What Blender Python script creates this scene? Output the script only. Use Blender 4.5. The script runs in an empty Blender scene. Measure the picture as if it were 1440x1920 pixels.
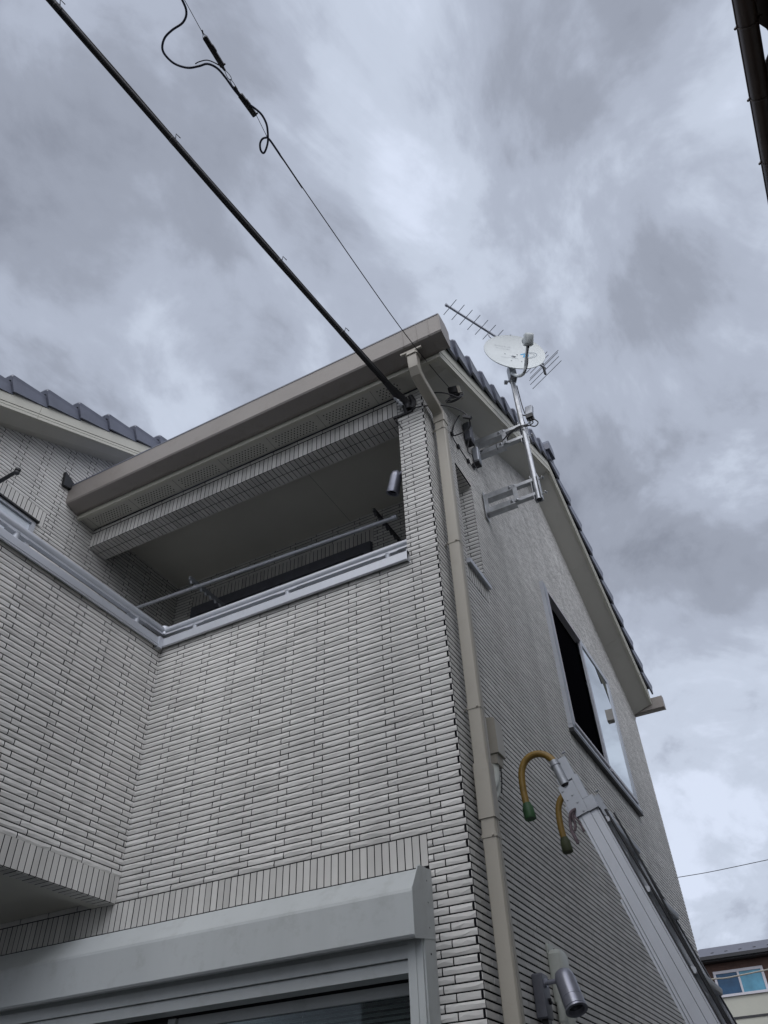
import bpy, math, random
from mathutils import Vector, Matrix
import numpy as np

random.seed(7)
rng = np.random.default_rng(11)
SC = bpy.context.scene
COL = SC.collection
H = 1.5                      # eye height; every z below is written relative to the eye and lifted by H

# ------------------------------------------------------------------ camera
cam_d = bpy.data.cameras.new("camera")
cam = bpy.data.objects.new("camera", cam_d)
COL.objects.link(cam)
SC.camera = cam
cam_d.sensor_fit = 'VERTICAL'
cam_d.sensor_height = 24.0
cam_d.sensor_width = 18.0
cam_d.lens = 1473.36 / 1920 * 24.0
cam_d.clip_start = 0.05
cam_d.clip_end = 3000
right = Vector((0.8788644, 0.47580744, -0.03470788))
down = Vector((-0.33967978, 0.57301783, -0.74583391))
fwd = Vector((-0.33498509, 0.66727644, 0.66522714))
m = Matrix.Identity(4)
for i in range(3):
    m[i][0] = right[i]; m[i][1] = -down[i]; m[i][2] = -fwd[i]
m[2][3] = H
cam.matrix_world = m

# ------------------------------------------------------------------ sky
SUN_EL, SUN_AZ = math.radians(52), math.radians(200)      # azimuth from +Y clockwise: behind the viewer
world = bpy.data.worlds.new("World")
SC.world = world
world.use_nodes = True
wn = world.node_tree
wn.nodes.clear()


def wnode(t, **k):
    n = wn.nodes.new(t)
    for a, b in k.items():
        setattr(n, a, b)
    return n


def wlink(a, b):
    wn.links.new(a, b)


def wmath(op, a, b=None, clamp=False):
    n = wnode('ShaderNodeMath', operation=op)
    n.use_clamp = clamp
    for i, v in enumerate((a, b)):
        if v is None:
            continue
        if isinstance(v, (int, float)):
            n.inputs[i].default_value = v
        else:
            wlink(v, n.inputs[i])
    return n.outputs[0]


out = wnode('ShaderNodeOutputWorld')
bg = wnode('ShaderNodeBackground')
wlink(bg.outputs[0], out.inputs[0])
tc = wnode('ShaderNodeTexCoord')
sep = wnode('ShaderNodeSeparateXYZ')
wlink(tc.outputs['Generated'], sep.inputs[0])
zc = wmath('ADD', wmath('MAXIMUM', sep.outputs[2], 0.0), 0.32)
comb = wnode('ShaderNodeCombineXYZ')
wlink(wmath('DIVIDE', sep.outputs[0], zc), comb.inputs[0])
wlink(wmath('DIVIDE', sep.outputs[1], zc), comb.inputs[1])


def wnoise(scale, detail, rough, dist, off):
    mp = wnode('ShaderNodeMapping')
    mp.inputs['Location'].default_value = off
    mp.inputs['Rotation'].default_value = (0, 0, 0.5)
    mp.inputs['Scale'].default_value = (1.0, 0.75, 1)
    wlink(comb.outputs[0], mp.inputs[0])
    n = wnode('ShaderNodeTexNoise')
    n.inputs['Scale'].default_value = scale
    n.inputs['Detail'].default_value = detail
    n.inputs['Roughness'].default_value = rough
    n.inputs['Distortion'].default_value = dist
    wlink(mp.outputs[0], n.inputs['Vector'])
    return n.outputs['Fac']


n1 = wnoise(1.6, 7, 0.55, 0.35, (3.1, 1.7, 0))
n2 = wnoise(4.6, 9, 0.58, 0.55, (0.4, 6.2, 0))
# billowed edges of the cloud masses
n3 = wnoise(6.5, 8, 0.55, 0.2, (8.4, 2.2, 0))
bil = wmath('ABSOLUTE', wmath('SUBTRACT', n3, 0.5))
val = wmath('ADD', wmath('MULTIPLY', n1, 0.54), wmath('MULTIPLY', n2, 0.66))
val = wmath('SUBTRACT', wmath('ADD', val, wmath('MULTIPLY', bil, 0.36)), 0.128)
# bright and dark masses of cloud, each in its own direction of the sky
BLOBS = [((-0.063, 0.322, 0.945), 0.9724, 0.057),
         ((-0.102, 0.258, 0.961), 0.9833, 0.041),
         ((0.037, 0.392, 0.919), 0.9781, -0.034),
         ((0.163, 0.402, 0.901), 0.9781, 0.062),
         ((-0.202, 0.349, 0.915), 0.9833, 0.012),
         ((0.030, 0.524, 0.851), 0.9724, -0.062),
         ((0.177, 0.516, 0.838), 0.9833, 0.068),
         ((-0.444, 0.279, 0.851), 0.9511, -0.062),
         ((-0.214, 0.432, 0.876), 0.9833, 0.012),
         ((-0.097, 0.509, 0.855), 0.9781, 0.062),
         ((-0.079, 0.585, 0.807), 0.9877, 0.027),
         ((-0.554, 0.324, 0.767), 0.9724, 0.055),
         ((-0.422, 0.452, 0.786), 0.9724, 0.047),
         ((-0.346, 0.428, 0.835), 0.9877, -0.041),
         ((-0.033, 0.698, 0.716), 0.9724, -0.034),
         ((0.084, 0.738, 0.670), 0.9833, 0.041),
         ((-0.026, 0.803, 0.595), 0.9781, -0.027),
         ((0.027, 0.854, 0.520), 0.9833, -0.062),
         ((-0.037, 0.919, 0.392), 0.9724, 0.081),
         ((-0.076, 0.966, 0.246), 0.9724, 0.068),
         ((-0.313, 0.265, 0.912), 0.9724, -0.022),
         ((0.067, 0.623, 0.780), 0.9781, 0.034)]
for c, cosr, amp in BLOBS:
    dp = wnode('ShaderNodeVectorMath', operation='DOT_PRODUCT')
    wlink(tc.outputs['Generated'], dp.inputs[0])
    dp.inputs[1].default_value = Vector(c).normalized()
    mr = wnode('ShaderNodeMapRange')
    mr.interpolation_type = 'SMOOTHERSTEP'
    wlink(dp.outputs['Value'], mr.inputs[0])
    mr.inputs[1].default_value = cosr
    mr.inputs[2].default_value = 1.0
    mr.inputs[3].default_value = 0.0
    mr.inputs[4].default_value = amp
    val = wmath('ADD', val, mr.outputs[0])
ramp = wnode('ShaderNodeValToRGB')
ramp.color_ramp.interpolation = 'EASE'
el = ramp.color_ramp.elements
el[0].position = 0.30; el[0].color = (0.230, 0.252, 0.310, 1)
el[1].position = 0.72; el[1].color = (0.665, 0.73, 0.87, 1)
e = el.new(0.42); e.color = (0.312, 0.342, 0.415, 1)
e = el.new(0.515); e.color = (0.410, 0.452, 0.548, 1)
e = el.new(0.61); e.color = (0.535, 0.592, 0.705, 1)
wlink(val, ramp.inputs[0])
# unseen sky beside and behind the viewer, brightened to add light on the walls
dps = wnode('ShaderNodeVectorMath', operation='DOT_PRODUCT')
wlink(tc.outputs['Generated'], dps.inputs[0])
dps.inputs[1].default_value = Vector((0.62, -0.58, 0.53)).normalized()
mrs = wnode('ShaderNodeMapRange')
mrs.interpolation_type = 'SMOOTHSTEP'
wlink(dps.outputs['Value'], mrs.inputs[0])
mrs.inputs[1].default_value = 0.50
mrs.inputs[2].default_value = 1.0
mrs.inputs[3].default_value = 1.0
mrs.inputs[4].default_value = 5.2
sky = wnode('ShaderNodeTexSky')
sky.sky_type = 'NISHITA'
sky.sun_disc = False
sky.sun_elevation = SUN_EL
sky.sun_rotation = SUN_AZ
skyc = wnode('ShaderNodeMix', data_type='RGBA')
skyc.blend_type = 'MULTIPLY'
skyc.inputs[0].default_value = 1.0
wlink(sky.outputs[0], skyc.inputs[6])
skyc.inputs[7].default_value = (0.08, 0.08, 0.08, 1)
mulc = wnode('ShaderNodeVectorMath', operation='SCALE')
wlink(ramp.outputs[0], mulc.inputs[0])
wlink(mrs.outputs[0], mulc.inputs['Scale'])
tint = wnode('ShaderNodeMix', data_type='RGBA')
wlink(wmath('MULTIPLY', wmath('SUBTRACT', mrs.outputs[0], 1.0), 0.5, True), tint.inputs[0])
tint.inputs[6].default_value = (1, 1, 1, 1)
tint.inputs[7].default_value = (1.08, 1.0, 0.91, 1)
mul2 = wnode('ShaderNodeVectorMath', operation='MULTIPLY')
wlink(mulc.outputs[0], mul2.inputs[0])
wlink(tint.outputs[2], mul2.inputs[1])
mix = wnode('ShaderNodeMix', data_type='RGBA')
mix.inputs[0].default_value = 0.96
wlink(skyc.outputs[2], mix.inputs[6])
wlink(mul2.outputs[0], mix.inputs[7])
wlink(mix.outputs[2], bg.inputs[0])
bg.inputs[1].default_value = 1.0

sd = bpy.data.lights.new("sun", 'SUN')
sd.energy = 0.5
sd.angle = math.radians(35)
sd.color = (1.0, 0.96, 0.90)
sun = bpy.data.objects.new("sun", sd)
COL.objects.link(sun)
sdir = Vector((math.sin(SUN_AZ) * math.cos(SUN_EL), math.cos(SUN_AZ) * math.cos(SUN_EL), math.sin(SUN_EL)))
sun.rotation_euler = sdir.to_track_quat('Z', 'Y').to_euler()
sun.location = (0, 0, 30)

SC.view_settings.view_transform = 'Standard'
SC.view_settings.look = 'None'
SC.view_settings.exposure = 0.12
SC.view_settings.gamma = 1.0


# ------------------------------------------------------------------ materials
def mat(name, col, rough=0.6, metal=0.0, var=0.10, vscale=3.0, bump=0.0, bscale=60.0, spec=0.5, dirt=0.0,
        attr=False, ior=None, streak=False):
    M = bpy.data.materials.new(name)
    M.use_nodes = True
    nt = M.node_tree
    b = nt.nodes['Principled BSDF']
    b.inputs['Roughness'].default_value = rough
    b.inputs['Metallic'].default_value = metal
    b.inputs['Specular IOR Level'].default_value = spec
    if ior:
        b.inputs['IOR'].default_value = ior
    t = nt.nodes.new('ShaderNodeTexCoord')
    mp = nt.nodes.new('ShaderNodeMapping')
    nt.links.new(t.outputs['Object'], mp.inputs[0])
    if streak:
        mp.inputs['Scale'].default_value = (1, 1, 0.12)
    n = nt.nodes.new('ShaderNodeTexNoise')
    n.inputs['Scale'].default_value = vscale
    n.inputs['Detail'].default_value = 6
    n.inputs['Roughness'].default_value = 0.6
    nt.links.new(mp.outputs[0], n.inputs['Vector'])
    r = nt.nodes.new('ShaderNodeMapRange')
    nt.links.new(n.outputs['Fac'], r.inputs[0])
    r.inputs[1].default_value = 0.3
    r.inputs[2].default_value = 0.7
    r.inputs[3].default_value = 1.0 - var
    r.inputs[4].default_value = 1.0 + var
    fac = r.outputs[0]
    if attr:
        a = nt.nodes.new('ShaderNodeAttribute')
        a.attribute_name = 'tone'
        mu = nt.nodes.new('ShaderNodeMath'); mu.operation = 'MULTIPLY'
        nt.links.new(fac, mu.inputs[0]); nt.links.new(a.outputs['Fac'], mu.inputs[1])
        fac = mu.outputs[0]
    if attr:
        mp2 = nt.nodes.new('ShaderNodeMapping'); mp2.inputs['Scale'].default_value = (6, 6, 0.35)
        nt.links.new(t.outputs['Object'], mp2.inputs[0])
        ns = nt.nodes.new('ShaderNodeTexNoise'); ns.inputs['Scale'].default_value = 1.0; ns.inputs['Detail'].default_value = 5
        nt.links.new(mp2.outputs[0], ns.inputs['Vector'])
        rs = nt.nodes.new('ShaderNodeMapRange'); nt.links.new(ns.outputs['Fac'], rs.inputs[0])
        rs.inputs[1].default_value = 0.35; rs.inputs[2].default_value = 0.65; rs.inputs[3].default_value = 0.90; rs.inputs[4].default_value = 1.03
        m5 = nt.nodes.new('ShaderNodeMath'); m5.operation = 'MULTIPLY'
        nt.links.new(fac, m5.inputs[0]); nt.links.new(rs.outputs[0], m5.inputs[1]); fac = m5.outputs[0]
    vm = nt.nodes.new('ShaderNodeVectorMath'); vm.operation = 'SCALE'
    vm.inputs[0].default_value = col
    nt.links.new(fac, vm.inputs['Scale'])
    colout = vm.outputs[0]
    if dirt > 0:
        n3 = nt.nodes.new('ShaderNodeTexNoise')
        n3.inputs['Scale'].default_value = 9.0
        n3.inputs['Detail'].default_value = 8
        n3.inputs['Roughness'].default_value = 0.7
        nt.links.new(t.outputs['Object'], n3.inputs['Vector'])
        r3 = nt.nodes.new('ShaderNodeMapRange')
        nt.links.new(n3.outputs['Fac'], r3.inputs[0])
        r3.inputs[1].default_value = 0.52; r3.inputs[2].default_value = 0.75
        r3.inputs[3].default_value = 0.0; r3.inputs[4].default_value = dirt
        mx = nt.nodes.new('ShaderNodeMix'); mx.data_type = 'RGBA'
        nt.links.new(r3.outputs[0], mx.inputs[0])
        nt.links.new(colout, mx.inputs[6])
        mx.inputs[7].default_value = (col[0] * 0.45, col[1] * 0.42, col[2] * 0.36, 1)
        colout = mx.outputs[2]
    nt.links.new(colout, b.inputs['Base Color'])
    if bump > 0:
        n2 = nt.nodes.new('ShaderNodeTexNoise')
        n2.inputs['Scale'].default_value = bscale
        n2.inputs['Detail'].default_value = 5
        n2.inputs['Roughness'].default_value = 0.65
        nt.links.new(t.outputs['Object'], n2.inputs['Vector'])
        bp = nt.nodes.new('ShaderNodeBump')
        bp.inputs['Strength'].default_value = 1.0
        bp.inputs['Distance'].default_value = bump
        nt.links.new(n2.outputs['Fac'], bp.inputs['Height'])
        nt.links.new(bp.outputs[0], b.inputs['Normal'])
    return M


M_TILE = mat('split_face_tile', (0.62, 0.61, 0.58), 0.75, var=0.05, vscale=1.2, bump=0.0011, bscale=120, attr=True, spec=0.3, dirt=0.10)
M_TILE_FLAT = mat('flat_tile', (0.57, 0.56, 0.53), 0.7, var=0.06, vscale=2.0, bump=0.0012, bscale=140, attr=True, spec=0.3, dirt=0.10)
M_JOINT = mat('dark_joint', (0.012, 0.012, 0.014), 0.95, var=0.2, vscale=8, spec=0.1)
M_TRIM = mat('cream_trim', (0.50, 0.49, 0.42), 0.55, var=0.05, vscale=1.5, bump=0.0004, bscale=90, dirt=0.12)
M_SOFFIT = mat('soffit_board', (0.50, 0.49, 0.44), 0.7, var=0.05, vscale=1.2, bump=0.0004, bscale=60, dirt=0.10)
M_CEIL = mat('ceiling_board', (0.55, 0.54, 0.48), 0.8, var=0.06, vscale=1.2, bump=0.0005, bscale=90)
M_GUTTER = mat('gutter_brown_beige', (0.25, 0.228, 0.208), 0.45, var=0.06, vscale=2.5, bump=0.0003, bscale=30, dirt=0.25)
M_PIPE = mat('downpipe_beige', (0.38, 0.355, 0.30), 0.45, var=0.06, vscale=2.0, dirt=0.15, streak=True)
M_HOLE = mat('vent_hole', (0.012, 0.012, 0.012), 1.0, var=0.0)
M_ALU = mat('silver_aluminium', (0.50, 0.52, 0.555), 0.48, 0.4, var=0.06, vscale=3, bump=0.0002, bscale=200, dirt=0.15)
M_SHUT = mat('white_grey_shutter_paint', (0.45, 0.475, 0.47), 0.42, 0.0, var=0.07, vscale=2.2, dirt=0.3, streak=True)
M_ALU_DK = mat('worn_grey_aluminium', (0.36, 0.38, 0.41), 0.5, 0.5, var=0.10, vscale=6, dirt=0.25)
M_GALV = mat('galvanised_steel', (0.42, 0.435, 0.45), 0.42, 0.6, var=0.22, vscale=14, bump=0.0003, bscale=60, dirt=0.2)
M_ROOF = mat('blue_grey_roof_tile', (0.12, 0.13, 0.165), 0.42, var=0.14, vscale=4, bump=0.0006, bscale=60, dirt=0.2)
M_BLACK = mat('black_rubber', (0.012, 0.012, 0.014), 0.5, var=0.2, vscale=10)
M_BLUECAB = mat('blue_black_cable', (0.010, 0.018, 0.045), 0.4, var=0.2, vscale=20)
M_DKFRAME = mat('dark_bronze_frame', (0.035, 0.035, 0.037), 0.45, 0.3, var=0.1)
M_GREY = mat('dark_grey_case', (0.13, 0.135, 0.155), 0.5, 0.2, var=0.12, vscale=20, bump=0.0002, bscale=300)
M_LAMP = mat('silver_grey_lamp_paint', (0.30, 0.31, 0.36), 0.34, 0.5, var=0.08, vscale=20, bump=0.0001, bscale=400)
M_PLASTIC = mat('ivory_plastic', (0.50, 0.52, 0.47), 0.5, var=0.06, vscale=8, dirt=0.15)
M_DISH = mat('white_dish_paint', (0.55, 0.585, 0.575), 0.42, var=0.04, vscale=6, dirt=0.12)
M_LOGO = mat('blue_print', (0.02, 0.30, 0.55), 0.5, var=0.05)
M_PRINT = mat('grey_print', (0.40, 0.43, 0.44), 0.5, var=0.05)
M_PRINTD = mat('dark_grey_print', (0.20, 0.24, 0.28), 0.5, var=0.05)
M_YELLOW = mat('yellow_hose', (0.23, 0.142, 0.026), 0.5, var=0.22, vscale=18, bump=0.0008, bscale=80, dirt=0.5)
M_GREEN = mat('green_rubber', (0.028, 0.085, 0.03), 0.6, var=0.25, vscale=20, dirt=0.3)
M_OLIVE = mat('worn_olive_rubber', (0.045, 0.055, 0.022), 0.7, var=0.3, vscale=20, dirt=0.3)
M_ROPE = mat('grey_red_rope', (0.13, 0.10, 0.11), 0.9, var=0.5, vscale=70, bump=0.002, bscale=200)
M_GLASS = mat('window_glass', (0.012, 0.016, 0.020), 0.03, 0.0, var=0.0, ior=1.5)
M_BLIND = mat('grey_blind_slats', (0.80, 0.82, 0.80), 0.6, var=0.05)
M_CLEAR = bpy.data.materials.new('clear_glass')
M_CLEAR.use_nodes = True
_n = M_CLEAR.node_tree
_n.nodes.clear()
_o = _n.nodes.new('ShaderNodeOutputMaterial'); _m = _n.nodes.new('ShaderNodeMixShader')
_t = _n.nodes.new('ShaderNodeBsdfTransparent'); _g = _n.nodes.new('ShaderNodeBsdfGlossy'); _f = _n.nodes.new('ShaderNodeFresnel')
_t.inputs[0].default_value = (0.62, 0.66, 0.66, 1); _g.inputs['Roughness'].default_value = 0.02; _g.inputs[0].default_value = (0.8, 0.85, 0.85, 1)
_f.inputs[0].default_value = 1.55
_n.links.new(_f.outputs[0], _m.inputs[0]); _n.links.new(_t.outputs[0], _m.inputs[1]); _n.links.new(_g.outputs[0], _m.inputs[2])
_n.links.new(_m.outputs[0], _o.inputs[0])
M_GLASS_SKY = mat('reflective_glass', (0.72, 0.78, 0.79), 0.01, 1.0, var=0.0)
M_SCREEN = mat('insect_screen', (0.003, 0.003, 0.004), 1.0, var=0.1, vscale=40, spec=0.0)
M_FROST = mat('frosted_glass', (0.60, 0.65, 0.70), 0.35, 0.0, var=0.04, vscale=4)
M_COPPER = mat('dull_lens', (0.02, 0.02, 0.022), 0.2, 0.0, var=0.1)
M_BROWNG = mat('dark_brown_gutter', (0.045, 0.028, 0.020), 0.35, 0.0, var=0.15, vscale=3, dirt=0.2)
M_BROWNW = mat('brown_siding', (0.085, 0.045, 0.032), 0.7, var=0.25, vscale=5, bump=0.004, bscale=20)
M_CREAMW = mat('cream_siding', (0.40, 0.40, 0.34), 0.7, var=0.05, vscale=1.5, bump=0.002, bscale=20)
M_BGROOF = mat('slate_roof', (0.11, 0.115, 0.14), 0.7, var=0.1, vscale=6)
M_WHITEF = mat('white_window_frame', (0.50, 0.49, 0.52), 0.5, var=0.03)
M_BLUEGL = mat('blue_curtained_glass', (0.09, 0.26, 0.36), 0.12, var=0.25, vscale=2.5)
M_BLUEGL2 = mat('dark_blue_glass', (0.018, 0.06, 0.12), 0.1, var=0.3, vscale=2.5)
M_ASPH = mat('asphalt', (0.05, 0.05, 0.052), 0.9, var=0.2, vscale=1.5, bump=0.004, bscale=120)
M_CONC = mat('concrete', (0.36, 0.36, 0.35), 0.85, var=0.1, vscale=2, bump=0.002, bscale=60)
M_SIDING = mat('pale_siding', (0.50, 0.50, 0.47), 0.7, var=0.06, vscale=2, bump=0.001, bscale=60)
M_DARKIN = mat('interior_dark', (0.05, 0.05, 0.05), 0.9, var=0.1)


# ------------------------------------------------------------------ builders
class MB:
    """collects shapes and links them as ONE mesh object"""

    def __init__(s):
        s.v = []; s.f = []; s.m = []; s.t = []; s.n = 0

    def add(s, vs, fs, mi=0, tone=1.0):
        o = s.n
        s.v.extend([tuple(map(float, p)) for p in vs]); s.n += len(vs)
        for f in fs:
            s.f.append([i + o for i in f]); s.m.append(mi); s.t.append(tone)
        return s

    def box(s, x0, x1, y0, y1, z0, z1, mi=0):
        vs = [(x0, y0, z0), (x1, y0, z0), (x1, y1, z0), (x0, y1, z0), (x0, y0, z1), (x1, y0, z1), (x1, y1, z1), (x0, y1, z1)]
        return s.add(vs, [(0, 3, 2, 1), (4, 5, 6, 7), (0, 1, 5, 4), (1, 2, 6, 5), (2, 3, 7, 6), (3, 0, 4, 7)], mi)

    def obox(s, c, ax, hs, mi=0, bev=0.0):
        c = Vector(c); A = [Vector(a).normalized() for a in ax]
        if bev <= 0:
            vs = []
            for sz in (-1, 1):
                for sy, sx in ((-1, -1), (-1, 1), (1, 1), (1, -1)):
                    vs.append(c + A[0] * sx * hs[0] + A[1] * sy * hs[1] + A[2] * sz * hs[2])
            return s.add(vs, [(0, 3, 2, 1), (4, 5, 6, 7), (0, 1, 5, 4), (1, 2, 6, 5), (2, 3, 7, 6), (3, 0, 4, 7)], mi)
        prof = []
        a, b = hs[0], hs[1]
        for cx, cy, st in ((a - bev, b - bev, 0), (-a + bev, b - bev, 90), (-a + bev, -b + bev, 180), (a - bev, -b + bev, 270)):
            for k in range(4):
                t = math.radians(st + 30 * k)
                prof.append((cx + bev * math.cos(t), cy + bev * math.sin(t)))
        n = len(prof)
        vs = []
        for z, sc in ((-hs[2], 0.0), (-hs[2] + bev, 1), (hs[2] - bev, 1), (hs[2], 0.0)):
            for p in prof:
                k = 1.0 if sc else 1 - bev / max(a, b)
                vs.append(c + A[0] * p[0] * k + A[1] * p[1] * k + A[2] * z)
        fs = []
        for r in range(3):
            for i in range(n):
                j = (i + 1) % n
                fs.append((r * n + i, r * n + j, (r + 1) * n + j, (r + 1) * n + i))
        fs.append(tuple(reversed(range(n)))); fs.append(tuple(range(3 * n, 4 * n)))
        return s.add(vs, fs, mi)

    def prism(s, poly, d, mi=0):
        d = Vector(d); n = len(poly)
        P = [Vector(p) for p in poly]
        nrm = Vector((0, 0, 0))
        for i in range(n):
            nrm += P[i].cross(P[(i + 1) % n])
        if nrm.dot(d) > 0:
            P.reverse()
        vs = P + [p + d for p in P]
        fs = [tuple(range(n)), tuple(reversed(range(n, 2 * n)))]
        for i in range(n):
            j = (i + 1) % n
            fs.append((i, i + n, j + n, j))
        return s.add(vs, fs, mi)

    def tube(s, pts, r, n=10, mi=0, smooth=0, radii=None, cap=True):
        P = [Vector(p) for p in pts]
        if smooth and len(P) > 2:
            Q = []
            for i in range(len(P) - 1):
                p0 = P[max(i - 1, 0)]; p1 = P[i]; p2 = P[i + 1]; p3 = P[min(i + 2, len(P) - 1)]
                for k in range(smooth):
                    t = k / smooth
                    Q.append(0.5 * ((2 * p1) + (p2 - p0) * t + (2 * p0 - 5 * p1 + 4 * p2 - p3) * t * t + (-p0 + 3 * p1 - 3 * p2 + p3) * t ** 3))
            Q.append(P[-1])
            if radii:
                radii = [radii[min(int(i / smooth), len(radii) - 1)] * (1 - (i / smooth) % 1) + radii[min(int(i / smooth) + 1, len(radii) - 1)] * ((i / smooth) % 1) for i in range(len(Q))]
            P = Q
        vs = []; u = None
        for i, p in enumerate(P):
            t = (P[min(i + 1, len(P) - 1)] - P[max(i - 1, 0)])
            if t.length < 1e-9:
                t = Vector((0, 0, 1))
            t.normalize()
            if u is None:
                u = t.orthogonal().normalized()
            else:
                u = (u - t * u.dot(t))
                u = u.normalized() if u.length > 1e-6 else t.orthogonal().normalized()
            w = t.cross(u)
            rr = radii[i] if radii else r
            for k in range(n):
                a = 2 * math.pi * k / n
                vs.append(p + u * math.cos(a) * rr + w * math.sin(a) * rr)
        fs = []
        for i in range(len(P) - 1):
            for k in range(n):
                j = (k + 1) % n
                fs.append((i * n + k, i * n + j, (i + 1) * n + j, (i + 1) * n + k))
        if cap:
            fs.append(tuple(reversed(range(n)))); fs.append(tuple(range((len(P) - 1) * n, len(P) * n)))
        return s.add(vs, fs, mi)

    def lathe(s, o, axis, prof, n=28, mi=0):
        """prof: list of (radius, distance along axis)"""
        o = Vector(o); a = Vector(axis).normalized(); u = a.orthogonal().normalized(); w = a.cross(u)
        vs = []
        for r, d in prof:
            for k in range(n):
                t = 2 * math.pi * k / n
                vs.append(o + a * d + (u * math.cos(t) + w * math.sin(t)) * max(r, 1e-5))
        fs = []
        for i in range(len(prof) - 1):
            for k in range(n):
                j = (k + 1) % n
                fs.append((i * n + k, i * n + j, (i + 1) * n + j, (i + 1) * n + k))
        return s.add(vs, fs, mi)

    def rtube(s, path, hw, hd, wdir, mi=0, ch=0.005):
        """rectangular pipe with chamfered corners swept along path; wdir = width direction"""
        P = [Vector(p) for p in path]
        vs = []; n = 8
        for i, p in enumerate(P):
            t0 = (P[i] - P[i - 1]).normalized() if i > 0 else (P[1] - P[0]).normalized()
            t1 = (P[i + 1] - P[i]).normalized() if i < len(P) - 1 else t0
            t = (t0 + t1).normalized()
            w = Vector(wdir); w = (w - t * w.dot(t)).normalized()
            d = t.cross(w)
            k = 1 / max(0.6, t.dot(t0))
            for a, b in ((hw - ch, hd), (-hw + ch, hd), (-hw, hd - ch), (-hw, -hd + ch), (-hw + ch, -hd), (hw - ch, -hd), (hw, -hd + ch), (hw, hd - ch)):
                vs.append(p + w * a + d * b * k)
        fs = []
        for i in range(len(P) - 1):
            for q in range(n):
                j = (q + 1) % n
                fs.append((i * n + q, i * n + j, (i + 1) * n + j, (i + 1) * n + q))
        fs.append(tuple(reversed(range(n)))); fs.append(tuple(range((len(P) - 1) * n, len(P) * n)))
        return s.add(vs, fs, mi)

    def build(s, name, mats, parent=None, smooth=None, recalc=False):
        if not isinstance(mats, (list, tuple)):
            mats = [mats]
        me = bpy.data.meshes.new(name)
        off = Vector((0, 0, 0))
        p = parent
        while p is not None:
            off += p.location; p = p.parent
        V = [(a - off.x, b - off.y, c + H - off.z) for a, b, c in s.v]
        me.from_pydata(V, [], s.f)
        for mm in mats:
            me.materials.append(mm)
        me.polygons.foreach_set('material_index', s.m)
        at = me.attributes.new('tone', 'FLOAT', 'FACE')
        at.data.foreach_set('value', s.t)
        me.update()
        if recalc:
            import bmesh
            bm = bmesh.new(); bm.from_mesh(me)
            bmesh.ops.recalc_face_normals(bm, faces=bm.faces)
            bm.to_mesh(me); bm.free()
        if smooth is not None:
            me.polygons.foreach_set('use_smooth', [True] * len(me.polygons))
            me.set_sharp_from_angle(angle=math.radians(smooth))
        o = bpy.data.objects.new(name, me)
        COL.objects.link(o)
        if parent is not None:
            o.parent = parent
        return o


def tag(o, label=None, cat=None, group=None, kind=None):
    if label: o['label'] = label
    if cat: o['category'] = cat
    if group: o['group'] = group
    if kind: o['kind'] = kind
    return o


def thing(name, loc, label, cat, group=None):
    o = bpy.data.objects.new(name, None)
    o.empty_display_size = 0.2
    COL.objects.link(o)
    o.location = (loc[0], loc[1], loc[2] + H)
    return tag(o, label, cat, group)


def solo(name, mb, mats, label, cat, group=None, smooth=None, base=None):
    """a thing that is one mesh, its origin moved to its base"""
    o = mb.build(name, mats, None, smooth)
    V = np.array(mb.v)
    b = Vector(base) if base else Vector((V[:, 0].mean(), V[:, 1].mean(), V[:, 2].min()))
    b = b + Vector((0, 0, H))
    o.data.transform(Matrix.Translation(-b))
    o.location = b
    return tag(o, label, cat, group)


# ------------------------------------------------------------------ tiles
PZ, TL, JW = 0.0329, 0.221, 0.0051
ZREF = 1.315


CH = 1.0


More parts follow.
